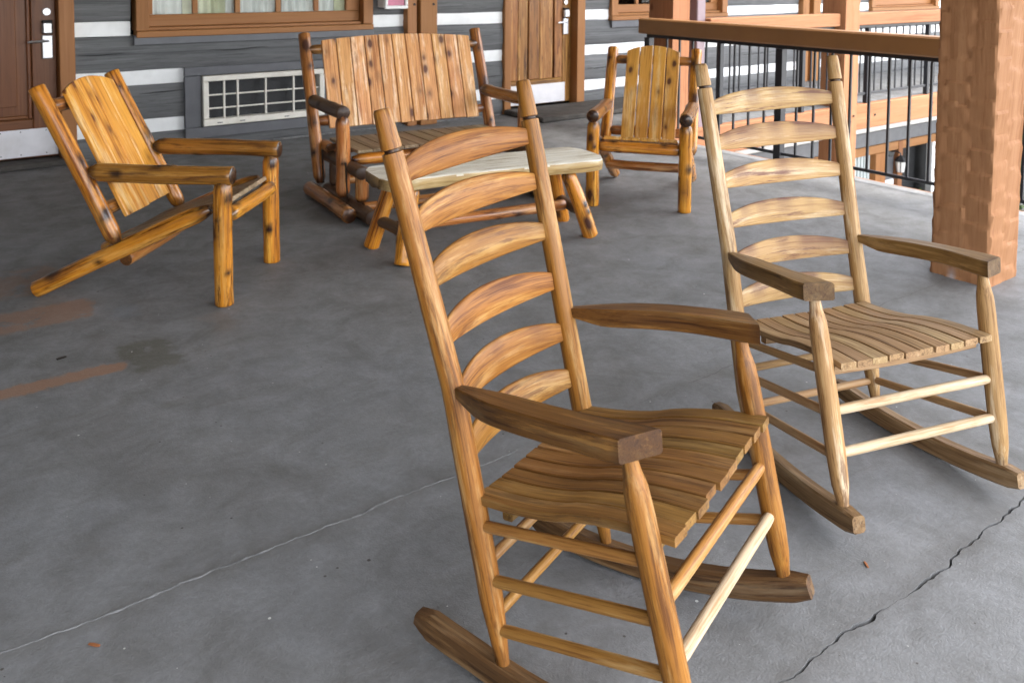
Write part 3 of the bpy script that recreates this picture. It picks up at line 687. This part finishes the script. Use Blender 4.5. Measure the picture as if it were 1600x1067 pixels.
sweep('bolt', [(9.45, YR - .06, -.14), (9.45, YR - .03, -.14)], lambda i, q: [(.013 * math.cos(k * .785), .013 * math.sin(k * .785)) for k in range(8)], M['screw'], fb)
structure(box('walkway_soffit', (6.0, YR + .06, -.36), (20, WY - .03, -.145), M['lowlight'], None, 0, 0))

# main porch rail along the slab edge
t = wt('porch_railing', 'porch railing with thick brown top rail and black bars along the floor edge', 'railing', (5.75, 3.5, 0))
sweep('top_rail', [(5.76, y, .99) for y in (-3.2, 0, 3, 5.67)], lambda i, q: octo(.068, .075, .012), M['railbrown'], t)
box('bottom_bar', (5.738, -3.1, .070), (5.762, 5.62, .092), M['black'], t, .003, 1)
box('top_bar', (5.736, -3.1, .89), (5.764, 5.62, .920), M['black'], t, .003, 1)
PY = [5.60, 4.20, 2.72, 1.24, -.24, -1.72]
bars('post', t, 5.75, PY, .0, .889, .031, 1)
for y in PY: box('post_foot', (5.705, y - .045, .0), (5.795, y + .045, .022), M['black'], t, .008, 2)
bars('baluster', t, 5.75, [4.2 + .148 * k for k in range(-48, 10) if min(abs(4.2 + .148 * k - p) for p in PY) > .07], .093, .889, .0085, 1)
structure(box('slab_edge', (XR - .005, -4, -.36), (XR + .06, 5.5, -.012), M['trimlight'], None, .004, 1))

# ------------------------------------------------------------------ lower storey seen through the rail
low = wt('lower_wall', 'gray lower storey wall with tan trim seen through the porch rail', 'wall', (12, WY, -2.75))
box('wall_panel', (6.0, WY, -.92), (20, WY + .1, -.37), M['lowlight'], low, 0, 0)
box('beam', (6.0, WY - .03, -1.085), (20, WY + .1, -.885), M['greytrim'], low, .004, 0)
box('trim_board', (6.0, WY - .05, -1.215), (20, WY + .1, -1.088), M['trim'], low, .005, 0)
box('siding', (6.0, WY + .02, -2.75), (10.35, WY + .1, -1.218), M['greytrim'], low, 0, 0)
for a, b in ((10.35, 10.48), (10.55, 10.68), (12.32, 12.60)): box('post', (a, WY - .06, -2.75), (b, WY + .08, -1.218), M['trim'], low, .006, 2)
for k in range(14):
    x = 11.10 + k * .086
    box('panel_rib', (x, WY + .01, -2.75), (x + .05, WY + .05, -1.218), M['corr'], low, .01, 2)
box('corrugated_panel', (10.7, WY + .04, -2.75), (12.32, WY + .1, -1.218), M['corr'], low, 0, 2)
box('siding', (12.60, WY + .02, -2.75), (12.95, WY + .1, -1.218), M['greytrim'], low, .003, 0)
box('chinking', (12.60, WY - .004, -1.85), (12.93, WY + .018, -1.68), M['chink'], low, .003, 0)
box('post', (12.95, WY - .06, -2.75), (13.07, WY + .08, -1.09), M['trimlight'], low, .006, 2)
box('dark_opening', (13.07, WY + .25, -2.75), (14.0, WY + .3, -1.218), M['dark'], low, 0, 2)
box('chinking', (14.06, WY - .01, -2.6), (14.5, WY + .09, -1.218), M['chink'], low, .003, 2)
t = wt('wall_lantern', 'black wall lantern with pale glass on the lower storey seen through the rail', 'lantern', (12.82, WY - .1, -1.3))
sweep('back_plate', [(12.80, WY + .02, -1.235), (12.80, WY - .03, -1.235)], lambda i, q: [(.09 * math.cos(k * .524), .09 * math.sin(k * .524)) for k in range(12)], M['black'], t)
sweep('arm', [(12.80, WY - .02, -1.235), (12.80, WY - .10, -1.215), (12.80, WY - .17, -1.24), (12.80, WY - .18, -1.28)], lambda i, q: [(.012 * math.cos(k * 1.047), .012 * math.sin(k * 1.047)) for k in range(6)], M['black'], t)
sweep('cap', [(12.80, WY - .18, -1.27), (12.80, WY - .18, -1.36)], lambda i, q: [((.02, .10)[i] * math.cos(k * 1.047), (.02, .10)[i] * math.sin(k * 1.047)) for k in range(6)], M['black'], t)
g = sweep('lamp_glass', [(12.80, WY - .18, -1.362), (12.80, WY - .18, -1.52)], lambda i, q: [((.085, .06)[i] * math.cos(k * 1.047), (.085, .06)[i] * math.sin(k * 1.047)) for k in range(6)], M['whitebox'], t)
for k in range(6):
    a = k * 1.047; c = Vector((12.80, WY - .18, 0)); d = Vector((math.cos(a + 1.5708), 0, 0))
    p0 = c + Vector((math.sin(a) * .088, math.cos(a) * .088, -1.36)); p1 = c + Vector((math.sin(a) * .063, math.cos(a) * .063, -1.53))
    sweep('cage_bar', [p0, p1], lambda i, q: [(.006, 0), (0, .006), (-.006, 0), (0, -.006)], M['black'], g)

def shrub(x, y, z0, h, w, n, label, seed):
    rnd = random.Random(seed); V = []; F = []
    for _ in range(n):
        th = rnd.random() * 6.28; rr = w * math.sqrt(rnd.random()); hh = rnd.random() ** .7
        c = Vector((x + rr * math.cos(th) * (1.1 - hh * .6), y + rr * math.sin(th) * (1.1 - hh * .6), z0 + h * hh * (1 + .25 * noise.noise(Vector((th, rr * 3, seed))))))
        a = Vector((rnd.uniform(-1, 1), rnd.uniform(-1, 1), rnd.uniform(-.3, 1))).normalized(); b = a.cross(Vector((rnd.uniform(-1, 1), rnd.uniform(-1, 1), rnd.uniform(-1, 1)))).normalized()
        l = rnd.uniform(.03, .06); q = len(V)
        V += [c - a * l, c + b * l * .45, c + a * l, c - b * l * .45]; F.append((q, q + 1, q + 2, q + 3))
    t = wt('shrub', label, 'shrub', (x, y, z0), 'shrubs below the porch')
    make('foliage', V, F, M['leaf'], t, None, None, None)
    for k in range(5):
        a = k * 1.25 + rnd.random(); sweep('stem', [(x, y, z0), (x + .12 * math.cos(a), y + .12 * math.sin(a), z0 + h * .4), (x + .3 * w * math.cos(a), y + .3 * w * math.sin(a), z0 + h * .8)], lambda i, q: [(.012 * math.cos(j * 1.57), .012 * math.sin(j * 1.57)) for j in range(4)], M['seam'], t)
shrub(12.6, 6.75, -2.75, .95, .55, 2600, 'leafy green shrub growing below the lantern on the lower storey', 3)
shrub(13.7, 6.5, -2.75, 1.05, .6, 3000, 'leafy green shrub growing before the dark lower opening', 5)
shrub(16.2, 6.65, -2.75, 1.9, .9, 6000, 'tall dark green shrub beyond the right edge of the pillar', 8)

# ------------------------------------------------------------------ rocking chairs
def rocker(pose, k, J, gl, gr, t_, mt, rung_l, curve, label, seed):
    """J: local joints; gl/gr: slat heights left/right; t_: rung fractions"""
    x, y, th, tilt, sc = pose
    rot = Matrix.Rotation(th - math.pi / 2, 4, 'Z') @ Matrix.Rotation(tilt, 4, 'X')
    # the same picture is kept while the chair is set down on the floor: scaled from the eye point
    root = thing('rocking_chair', label, 'rocking chair', (x * k, y * k, CAMZ - (CAMZ) * k), rot.to_euler(), 'ladder back rocking chairs', sc * k)
    FR[root] = Matrix.Identity(4)
    rnd = random.Random(seed)
    b0L, b1L, b2L, b0R, b1R, b2R, f0L, f1L, f0R, f1R = [Vector(v) for v in J]
    circ = lambda r, n=16: [(r * math.cos(6.28318 * q / n), r * math.sin(6.28318 * q / n)) for q in range(n)]
    y0, a, bq = curve
    rz = lambda yy: a + bq * (yy - y0) ** 2
    # runners
    for s, X0, X1 in ((1, b0L.x, f0L.x), (-1, b0R.x, f0R.x)):
        ys, ye = J_REAR[0] if s > 0 else J_REAR[1], J_FRONT
        path = []
        for i in range(19):
            q = i / 18; yy = ys + (ye - ys) * q
            path.append((X0 + (X1 - X0) * min(1.1, max(-.2, (yy - b0L.y) / (f0L.y - b0L.y))), yy, rz(yy) - .027))
        def sec(i, q):
            hx = .0205; hz = .027
            if i == 0: hz *= .55; hx *= .8
            if i == 18: hz *= .75; hx *= .9
            pts = octo(hz, hx, .006)
            return pts
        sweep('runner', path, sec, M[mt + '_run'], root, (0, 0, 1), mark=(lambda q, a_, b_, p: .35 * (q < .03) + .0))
    def onb(s, z):
        p = (b0L, b1L, b2L) if s > 0 else (b0R, b1R, b2R)
        u, v = (p[0], p[1]) if z < p[1].z else (p[1], p[2]); return u + (v - u) * ((z - u.z) / (v.z - u.z))
    def onbt(s, q): p = (b0L, b1L) if s > 0 else (b0R, b1R); return p[0] + (p[1] - p[0]) * q
    def onf(s, q): p = (f0L, f1L) if s > 0 else (f0R, f1R); return p[0] + (p[1] - p[0]) * q
    for s in (1, -1):
        p = (b0L, b1L, b2L) if s > 0 else (b0R, b1R, b2R)
        zr = rz(p[0].y) - .004
        # back post : turned, with a groove below the finial
        zs = [zr, zr + .012, zr + .05, .20, .35, .50, .58, .62, .70, .80, .90, 1.0, 1.06, 1.093, 1.101, 1.103, 1.108, 1.110, 1.117, 1.14, 1.17, p[2].z - .006, p[2].z]
        rs = [.0125, .0135, .0175, .0240, .0250, .0250, .0246, .0244, .0244, .0242, .0238, .0235, .0232, .0230, .0225, .0165, .0165, .0225, .0226, .0212, .0198, .0186, .0160]
        path = [onb(s, zz) for zz in zs]
        # soften the bend
        bz = .0045
        jit = rnd.random() * 50
        sweep('back_post', path, lambda i, q: [(u * (1 + .03 * noise.noise(Vector((u * 60, v * 60, zs[i] * 8 + jit)))), v) for u, v in circ(rs[i], 20)], M[mt + '_post'], root, (1, 0, 0),
              mark=lambda q, u, v, p_: (1.0 if 1.1025 < zs[0] + q * (p[2].z - zs[0]) + .0 < 1.1085 else (.45 if q > .999 else (.35 if q < .03 else 0))), sharp=50)
        p = (f0L, f1L) if s > 0 else (f0R, f1R)
        d = (p[1] - p[0]); bot = p[0] + d * ((rz(p[0].y) - .004 - p[0].z) / d.z)
        fr = [(0, .0145), (.02, .0150), (.10, .0215), (.22, .0245), (.5, .0250), (.80, .0245), (.88, .0225), (.94, .0165), (1, .0135)]
        path = [bot + (p[1] - bot) * q for q in [0, .012, .03, .06, .10, .16, .22, .35, .5, .65, .78, .83, .88, .91, .94, .97, 1]]
        sweep('front_post', path, lambda i, q: circ(interp(fr, q), 20), M[mt + '_post'], root, (1, 0, 0), mark=lambda q, u, v, p_: .3 if q < .03 else 0, sharp=50)
    def rung(name, p, q, m, r=.0118):
        sweep(name, [p + (q - p) * u for u in (0, .03, .08, .3, .5, .7, .92, .97, 1)], lambda i, u: circ(r * (.80 if i in (0, 8) else (.9 if i in (1, 7) else 1)), 12), m, root, sharp=60)
    for s in (1, -1):
        for i in range(3): rung('side_rung', onbt(s, t_['sb'][i]), onf(s, t_['sf'][i]), M[mt + '_rung'], .0118 if i else .0112)
    for i, q in enumerate(t_['fs']): rung('front_rung', onf(1, q), onf(-1, q), rung_l[i], .0128)
    for i, q in enumerate(t_['bs']): rung('back_rung', onbt(1, q), onbt(-1, q), M[mt + '_rung'], .0112)
    # ladder slats, bowed to the rear, arched on top
    for i in range(6):
        A = onb(1, gl[i]); B = onb(-1, gr[i]); ax = (B - A).normalized()
        up = ((b2L - b1L) + (b2R - b1R)).normalized(); nrm = up.cross(ax).normalized()
        if nrm.y > 0: nrm = -nrm
        n = 44; sdd = rnd.random() * 40; path = []; hs = []; bow = .040 if i < 4 else .046
        for j in range(n + 1):
            q = j / n; par = 1 - (2 * q - 1) ** 2
            h = .0155 + .0225 * par ** .8
            path.append(A + (B - A) * q + nrm * bow * (par - .05) + up * (h - .0150)); hs.append(h)
        sweep('back_slat', path, lambda j, q: octo(hs[j], .0058, .0035), M[mt + '_slat'], root, up,
              mark=lambda q, u, v, p_: max(0, min(.75, (.25 if mt == 'rk1' else .62) * (u > 0) * (noise.noise(Vector((q * 7, sdd, u * 30))) * 2.2 + .25 + .35 * q))), sharp=50)
    # seat slats: contoured, front to back
    ns = 10; zb, zf, yf = t_['seat']; yb = .012
    for i in range(ns):
        c = (i + .5) / ns * 2 - 1
        wb, wf = .235, .262
        path = []
        sgz = rnd.uniform(-.0016, .0016); ex = rnd.uniform(-.004, .004)
        for j in range(17):
            q = j / 16
            prof = -.006 * math.sin(min(1, q / .5) * math.pi) + .009 * math.sin(max(0, (q - .42) / .58) * math.pi)
            path.append((-c * (wb + (wf - wb) * q), yb + (yf + ex + .008 - yb) * q, zb + (zf - zb) * q + prof + sgz + .004 * (c * c)))
        hw = (wb + (wf - wb) * .5) / ns
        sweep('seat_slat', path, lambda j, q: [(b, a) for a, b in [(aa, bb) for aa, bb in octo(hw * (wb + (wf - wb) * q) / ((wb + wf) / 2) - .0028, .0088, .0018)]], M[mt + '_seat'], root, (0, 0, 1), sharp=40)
    for yy, w, zz in ((.065, .200, zb - .028), (yf - .045, .245, zf - .022)):
        n = 12; sweep('seat_rail', [(w - 2 * w * j / n, yy, zz - .002 - .006 * math.sin(j / n * math.pi)) for j in range(n + 1)], lambda j, q: octo(.012, .012, .003), M[mt + '_seat'], root, (0, 0, 1))
    # arms
    for s, A, Bp in ((1, b1L, f1L), (-1, b1R, f1R)):
        A = onb(s, A.z); n = 18; end = Bp + Vector((0, .030, 0)); path = []; hw = []; tks = []
        pass
        for j in range(n + 1):
            q = j / n; out = .020 * math.sin(q * math.pi) * s
            X = A.x + s * .006 + (end.x - A.x + s * .004) * q - out * -1.0
            Y = A.y + .018 + (end.y - A.y - .018) * q
            th_ = interp([(0, .0115), (.08, .0160), (.18, .0218), (1, .0222)], q); tks.append(th_)
            path.append((X, Y, (A.z + .014) + (Bp.z + .0440 - A.z - .014) * q + .006 * math.sin(q * math.pi) - th_))
            w = interp([(0, .011), (.12, .020), (.30, .030), (.7, .031), (.90, t_['aw']), (1, t_['aw'])], q); hw.append(w)
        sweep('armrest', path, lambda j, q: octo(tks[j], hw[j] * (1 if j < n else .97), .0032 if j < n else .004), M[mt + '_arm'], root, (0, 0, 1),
              mark=lambda q, u, v, p_: .55 if q > .995 else 0, sharp=32,
              hook=lambda i, q, p_, c_: p_ + Vector((0, -s * (p_.x - c_.x) / t_['aw'] * t_['cut'] * max(0, (q - .75) / .25), 0)))
    return root

J_REAR = (-.171, -.171); J_FRONT = .522
rocker((1.2201, 1.4803, -1.2327, 0.0949, 0.999), 1.016,
    [[0.232, 0.051, 0.079], [0.225, -0.031, 0.609], [0.265, -0.136, 1.193], [-0.225, 0.043, 0.078], [-0.226, -0.03, 0.627], [-0.265, -0.13, 1.201], [0.265, 0.463, 0.109], [0.277, 0.391, 0.592], [-0.262, 0.464, 0.108], [-0.278, 0.398, 0.606]],
    [1.0497, .9414, .8262, .7072, .58, .4724], [1.0567, .9454, .8222, .7022, .58, .4694],
    dict(sb=(.498, .298, .118), sf=(.611, .403, .21), fs=(.456, .243), bs=(.353, .163), seat=(.392, .4380, .4506), aw=.036, cut=.026), 'rk1',
    (M['rk1_rung'], M['rung_pale']), (.2, .068, .42), 'honey brown ladder back rocking chair with dark arms, nearest the camera', 11)
J_REAR = (-.130, -.130); J_FRONT = .545
rocker((2.3781, 1.6145, -1.8496, 0.0412, 1.0012), 1.026,
    [[0.241, 0.046, 0.106], [0.243, -0.046, 0.597], [0.27, -0.162, 1.178], [-0.242, 0.046, 0.108], [-0.242, -0.053, 0.6], [-0.27, -0.188, 1.189], [0.273, 0.486, 0.1], [0.289, 0.396, 0.607], [-0.273, 0.484, 0.101], [-0.289, 0.403, 0.605]],
    [1.0334, .9241, .8074, .6879, .5667, .4528], [1.0464, .9311, .8114, .6869, .5667, .4528],
    dict(sb=(.498, .298, .118), sf=(.639, .435, .229), fs=(.444, .243), bs=(.32, .11), seat=(.398, .4400, .4556), aw=.040, cut=.014), 'rk2',
    (M['rung_pale'], M['rung_pale']), (.22, .085, .25), 'paler ladder back rocking chair with bleached front rungs, in front of the pillar', 23)

# ------------------------------------------------------------------ log armchairs
def panel(root, n, wt_, wb_, ypt, zpt, ypb, zpb, arch, m, thick=.022, name='back_plank', bow=0.):
    """planks side by side filling a back rest; top edge arched"""
    up = Vector((0, ypt - ypb, zpt - zpb)); L = up.length; up.normalize(); nrm = Vector((1, 0, 0)).cross(up).normalized()
    if nrm.y > 0: nrm = -nrm
    for i in range(n):
        a, b = i / n, (i + 1) / n; g = .003
        def P(q, w, h): return Vector((w - 2 * w * q, ypb, zpb)) + up * h
        la = L - arch + arch * (1 - (2 * a - 1) ** 2) * 1.0; lb = L - arch + arch * (1 - (2 * b - 1) ** 2)
        ga = g / (2 * wb_); e = random.uniform(-.003, .003); pr = random.uniform(0, .002)
        m1 = (a + b) / 2; lm = L - arch + arch * (1 - (2 * m1 - 1) ** 2)
        out = [P(a + ga, wb_, e), P(b - ga, wb_, e), P(b - ga, wt_, lb), P(m1, wt_, lm), P(a + ga, wt_, la)]
        out = [o - nrm * (thick * 0 + pr) for o in out]
        prism(name, out, nrm, thick, m, root, .0035, zdir=up)
def armchair(pose, n, label, mp, k=1., seed=1):
    w, yb, zb, yt, zt, yrf, zrf, yrr, zrr, wl, yl, zl, ya, za, yaf, wpn, ypt, zpt, ypb, zpb, yc, zc = n
    x, y, th = pose
    root = thing('log_armchair', label, 'armchair', (x, y, 0), (0, 0, th - math.pi / 2), 'log armchairs')
    FR[root] = Matrix.Identity(4); random.seed(seed)
    w2 = max(w, wl) 
    rr = .038; zrr = max(zrr, rr * .95)
    for s in (1, -1):
        rz = lambda yy: zrr + (zrf - zrr) * (yy - yrr) / (yrf - yrr)
        log('side_rail', (s * w * .93, yrf + .03, zrf + .011), (s * w * .93, yrr, zrr - .004), rr, M['log'], root, tip0=.085, knots=6)
        d = Vector((0, yb - yt, zb - zt)).normalized()
        log('back_post', Vector((s * w, yt, zt)) - d * .0, Vector((s * w, yb, zb)) + d * .03, rr * .98, M['log'], root, tip1=.05, knots=6)
        log('front_leg', (s * wl, yl, .0), (s * wl, yl, zl + .035), .041, M['log'], root, tip1=.05, knots=5, taper=.97)
        log('armrest', (s * wl, ya - .03, za), (s * wl, yaf + .01, za), .041, M['logarm'], root, tip0=.05, knots=6, endmark=1.15)
    log('front_rail', (wl - .02, yc, zc), (-wl + .02, yc, zc), .034, M['log'], root, tip0=.045, tip1=.045, knots=5)
    # cross bars behind the back planks
    up = Vector((0, ypt - ypb, zpt - zpb)).normalized()
    for f in (.86, .10):
        c = Vector((0, ypb, zpb)) + (Vector((0, ypt - ypb, zpt - zpb))) * f + Vector((0, -.055, -.022))
        log('back_rail', (w + .0, c.y, c.z), (-w - .0, c.y, c.z), .032, M['logb'], root, tip0=.06, tip1=.06, knots=3)
    panel(root, 4, wpn, wpn * 1.0, ypt, zpt, ypb, zpb, .045, M[mp])
    # seat planks
    dy0, dy1 = ypb - .02, yc - .005; z0_, z1_ = rz(dy0) + .045, zc + .043
    for i in range(4):
        a, b = -.23 + .46 * i / 4, -.23 + .46 * (i + 1) / 4 - .006
        out = [(a, dy0, z0_ - .01), (b, dy0, z0_ - .01), (b, dy1, z1_), (a, dy1, z1_)]
        prism('seat_plank', out, (0, -(z1_ - z0_), (dy1 - dy0)), .022, M['seatplank'] if mp == 'plank' else M['plankb'], root, .004, zdir=(0, dy1 - dy0, z1_ - z0_))
    log('seat_rail', (w * .93, dy0 + .05, z0_ - .075), (-w * .93, dy0 + .05, z0_ - .075), .030, M['logb'], root, knots=2)
    return root
armchair((1.1005, 4.372, -0.7313), [0.308, 0.038, 0.287, -0.301, 0.942, 0.442, 0.41, -0.34, 0.016, 0.293, 0.53, 0.521, -0.044, 0.571, 0.566, 0.206, -0.254, 0.957, 0.05, 0.357, 0.539, 0.387],
    'amber varnished log armchair at left, facing right, beside the red brown door', 'plank', seed=4)
armchair((4.332, 4.2096, -2.4809), [0.29, 0.036, 0.285, -0.286, 0.929, 0.444, 0.408, -0.298, 0.015, 0.285, 0.526, 0.511, -0.015, 0.568, 0.55, 0.184, -0.238, 0.957, 0.066, 0.346, 0.508, 0.376],
    'log armchair with four knotty back planks, near the porch rail corner', 'plankb', seed=9)

# ------------------------------------------------------------------ log glider bench
random.seed(31)
root = thing('log_bench', 'wide log glider bench with eleven reddish back planks against the wall', 'bench', (3.0984, 5.2673, 0), (0, 0, -1.6949 - math.pi / 2))
FR[root] = Matrix.Identity(4)
w, yb, zb, yt, zt, wl, yl = .647, .038, .085, -.298, 1.034, .640, .451
for s in (1, -1):
    log('back_post', (s * w, yt, zt), (s * w, yb, zb), .040, M['logb'], root, tip1=.05, knots=7)
    log('front_leg', (s * wl, yl, .085), (s * wl, yl, .585), .043, M['logb'], root, tip0=.04, tip1=.05, knots=4)
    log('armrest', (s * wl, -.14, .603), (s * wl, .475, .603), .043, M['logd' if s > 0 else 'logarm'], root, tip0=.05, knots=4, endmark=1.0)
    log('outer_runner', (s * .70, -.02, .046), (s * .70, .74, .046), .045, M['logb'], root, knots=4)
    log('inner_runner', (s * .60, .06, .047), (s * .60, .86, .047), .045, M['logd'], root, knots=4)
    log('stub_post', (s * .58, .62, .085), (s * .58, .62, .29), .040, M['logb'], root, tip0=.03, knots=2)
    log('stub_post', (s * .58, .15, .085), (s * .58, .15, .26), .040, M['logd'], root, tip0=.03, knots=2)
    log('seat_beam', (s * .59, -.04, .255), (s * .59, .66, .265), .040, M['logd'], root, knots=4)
    log('side_rail', (s * .60, -.10, .318), (s * .60, .10, .318), .035, M['logb'], root, tip0=.05, knots=1)
    for yy in (.10, .55):
        sweep('glide_arm', [(s * .645, yy, .10), (s * .645, yy - .03, .31)], lambda i, q: octo(.009, .003, .001), M['screw'], root, (0, 1, 0))
log('front_rail', (.585, .47, .312), (-.585, .47, .312), .035, M['log'], root, tip0=.06, tip1=.06, knots=8)
log('rear_rail', (.60, .02, .30), (-.60, .02, .30), .034, M['logb'], root, knots=4)
log('base_rail', (.60, .70, .075), (-.60, .70, .075), .030, M['logb'], root, knots=7)
log('base_rail', (.60, .14, .11), (-.60, .14, .11), .030, M['logb'], root, knots=7)
for q in (.88, .09):
    c = Vector((0, -.039, .425)) + Vector((0, -.176, .585)) * q
    log('back_rail', (w, c.y - .05, c.z - .01), (-w, c.y - .05, c.z - .01), .034, M['logb'], root, tip0=.08, tip1=.08, knots=6)
panel(root, 11, .557, .557, -.215, 1.022, -.039, .425, .030, M['plankc'])
for i in range(11):
    a, b = -.57 + 1.14 * i / 11, -.57 + 1.14 * (i + 1) / 11 - .005; e = random.uniform(-.004, .008); e2 = random.uniform(0, .003)
    prism('seat_plank', [(a, -.02, .345), (b, -.02, .345), (b, .505 + e, .352 + e2), (a, .505 + e, .352 + e2)], (0, 0, 1), .020, M['seatplank'], root, .004, zdir=(0, 1, 0))

# ------------------------------------------------------------------ half log table
random.seed(5)
t = thing('log_table', 'low half log table with whitewashed top in front of the glider bench', 'table', (2.78, 3.88, 0)); FR[t] = Matrix.Translation((2.78, 3.88, 0))
A = Vector((2.14, 4.02, .38)); B = Vector((3.44, 3.80, .38)); rings = []; n = 34; mk = []
d = (B - A).normalized(); v = Vector((-d.y, d.x, 0))
def hwid(q):
    e = min(1, q / .09, (1 - q) / .07); e = math.sqrt(max(0, 1 - (1 - e) ** 2.4)) if e < 1 else 1
    return (.185 + .020 * q + .008 * math.sin(q * 9 + 1) + .006 * math.sin(q * 23)) * (.55 + .45 * e)
mi = []
for i in range(n + 1):
    q = i / n; c = A + (B - A) * q; hw = hwid(q); r = []
    zt_ = .425; dep = .075 * (.75 + .25 * min(1, q / .06, (1 - q) / .05))
    prof = [(-1, -.012), (-.985, -.004), (-.96, 0), (-.5, 0), (0, 0), (.5, 0), (.96, 0), (.985, -.004), (1, -.012), (1.0, -.035), (.95, -.06), (.7, -dep), (0, -dep - .012), (-.7, -dep), (-.95, -.06), (-1.0, -.035)]
    for a, z_ in prof:
        p = c + v * a * hw; nn = .004 * noise.noise(Vector((p.x * 7, p.y * 7, z_ * 20)))
        r.append(Vector((p.x, p.y, zt_ + z_ + nn * (.5 if z_ > -.002 else 1.6)))); mk.append(.8 if (q < .005) and z_ < -.01 else 0)
    rings.append(r)
V, F = loft(rings)
mi = []
for f in F:
    zz = sum(V[k].z for k in f) / len(f); mi.append(0 if zz > .4195 and len(f) == 4 else 1)
make('table_top', V, F, M['slab'], t, frame(A, d), mk, 45, mats=[M['slabside']], midx=mi)
legs = [((2.205, 4.155), (2.30, 4.08)), ((2.19, 3.80), (2.29, 3.86)), ((3.285, 3.62), (3.17, 3.70)), ((3.372, 3.965), (3.25, 3.92))]
for (fx, fy), (tx, ty) in legs: log('leg', (fx, fy, 0), (tx, ty, .375), .043, M['log'], t, tip1=.04, knots=4, taper=.95)
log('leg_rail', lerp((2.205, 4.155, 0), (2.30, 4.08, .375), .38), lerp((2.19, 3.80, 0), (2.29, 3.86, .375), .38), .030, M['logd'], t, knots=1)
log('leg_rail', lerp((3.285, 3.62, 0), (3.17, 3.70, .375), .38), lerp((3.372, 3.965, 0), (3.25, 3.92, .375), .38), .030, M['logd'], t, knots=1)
log('long_rail', (2.25, 3.97, .145), (3.25, 3.81, .145), .030, M['logb'], t, knots=6)

# ------------------------------------------------------------------ small things on the floor
def chip(x, y, l, w, a, m, name, label, cat):
    d = Vector((math.cos(a), math.sin(a), 0)); v = Vector((-d.y, d.x, 0)); c = Vector((x, y, .0))
    out = [c - d * l - v * w, c + d * l * .3 - v * w * 1.2, c + d * l - v * w * .5, c + d * l * .9 + v * w, c - d * l * .2 + v * w * 1.1, c - d * l + v * w * .6]
    tag(prism(name, [o + Vector((0, 0, .0005)) for o in out], (0, 0, 1), .003, m, None, .0008), label, cat)
chip(.393, 2.006, .014, .0035, -.9, M['chip'], 'bark_chip', 'small orange brown bark chip on the gray floor at lower left', 'bark chip')
chip(1.985, 1.16, .012, .0028, .9, M['chip'], 'bark_chip', 'small reddish chip lying beside the dark crack at lower right', 'bark chip')
chip(.62, 3.62, .018, .006, .2, M['screw'], 'dark_flake', 'dark flake on the gray floor above the bare brown paint streak', 'flake')
chip(1.93, 1.375, .010, .004, .4, M['screw'], 'bark_chip', 'tiny dark chip on the floor between the two rocking chairs', 'bark chip')
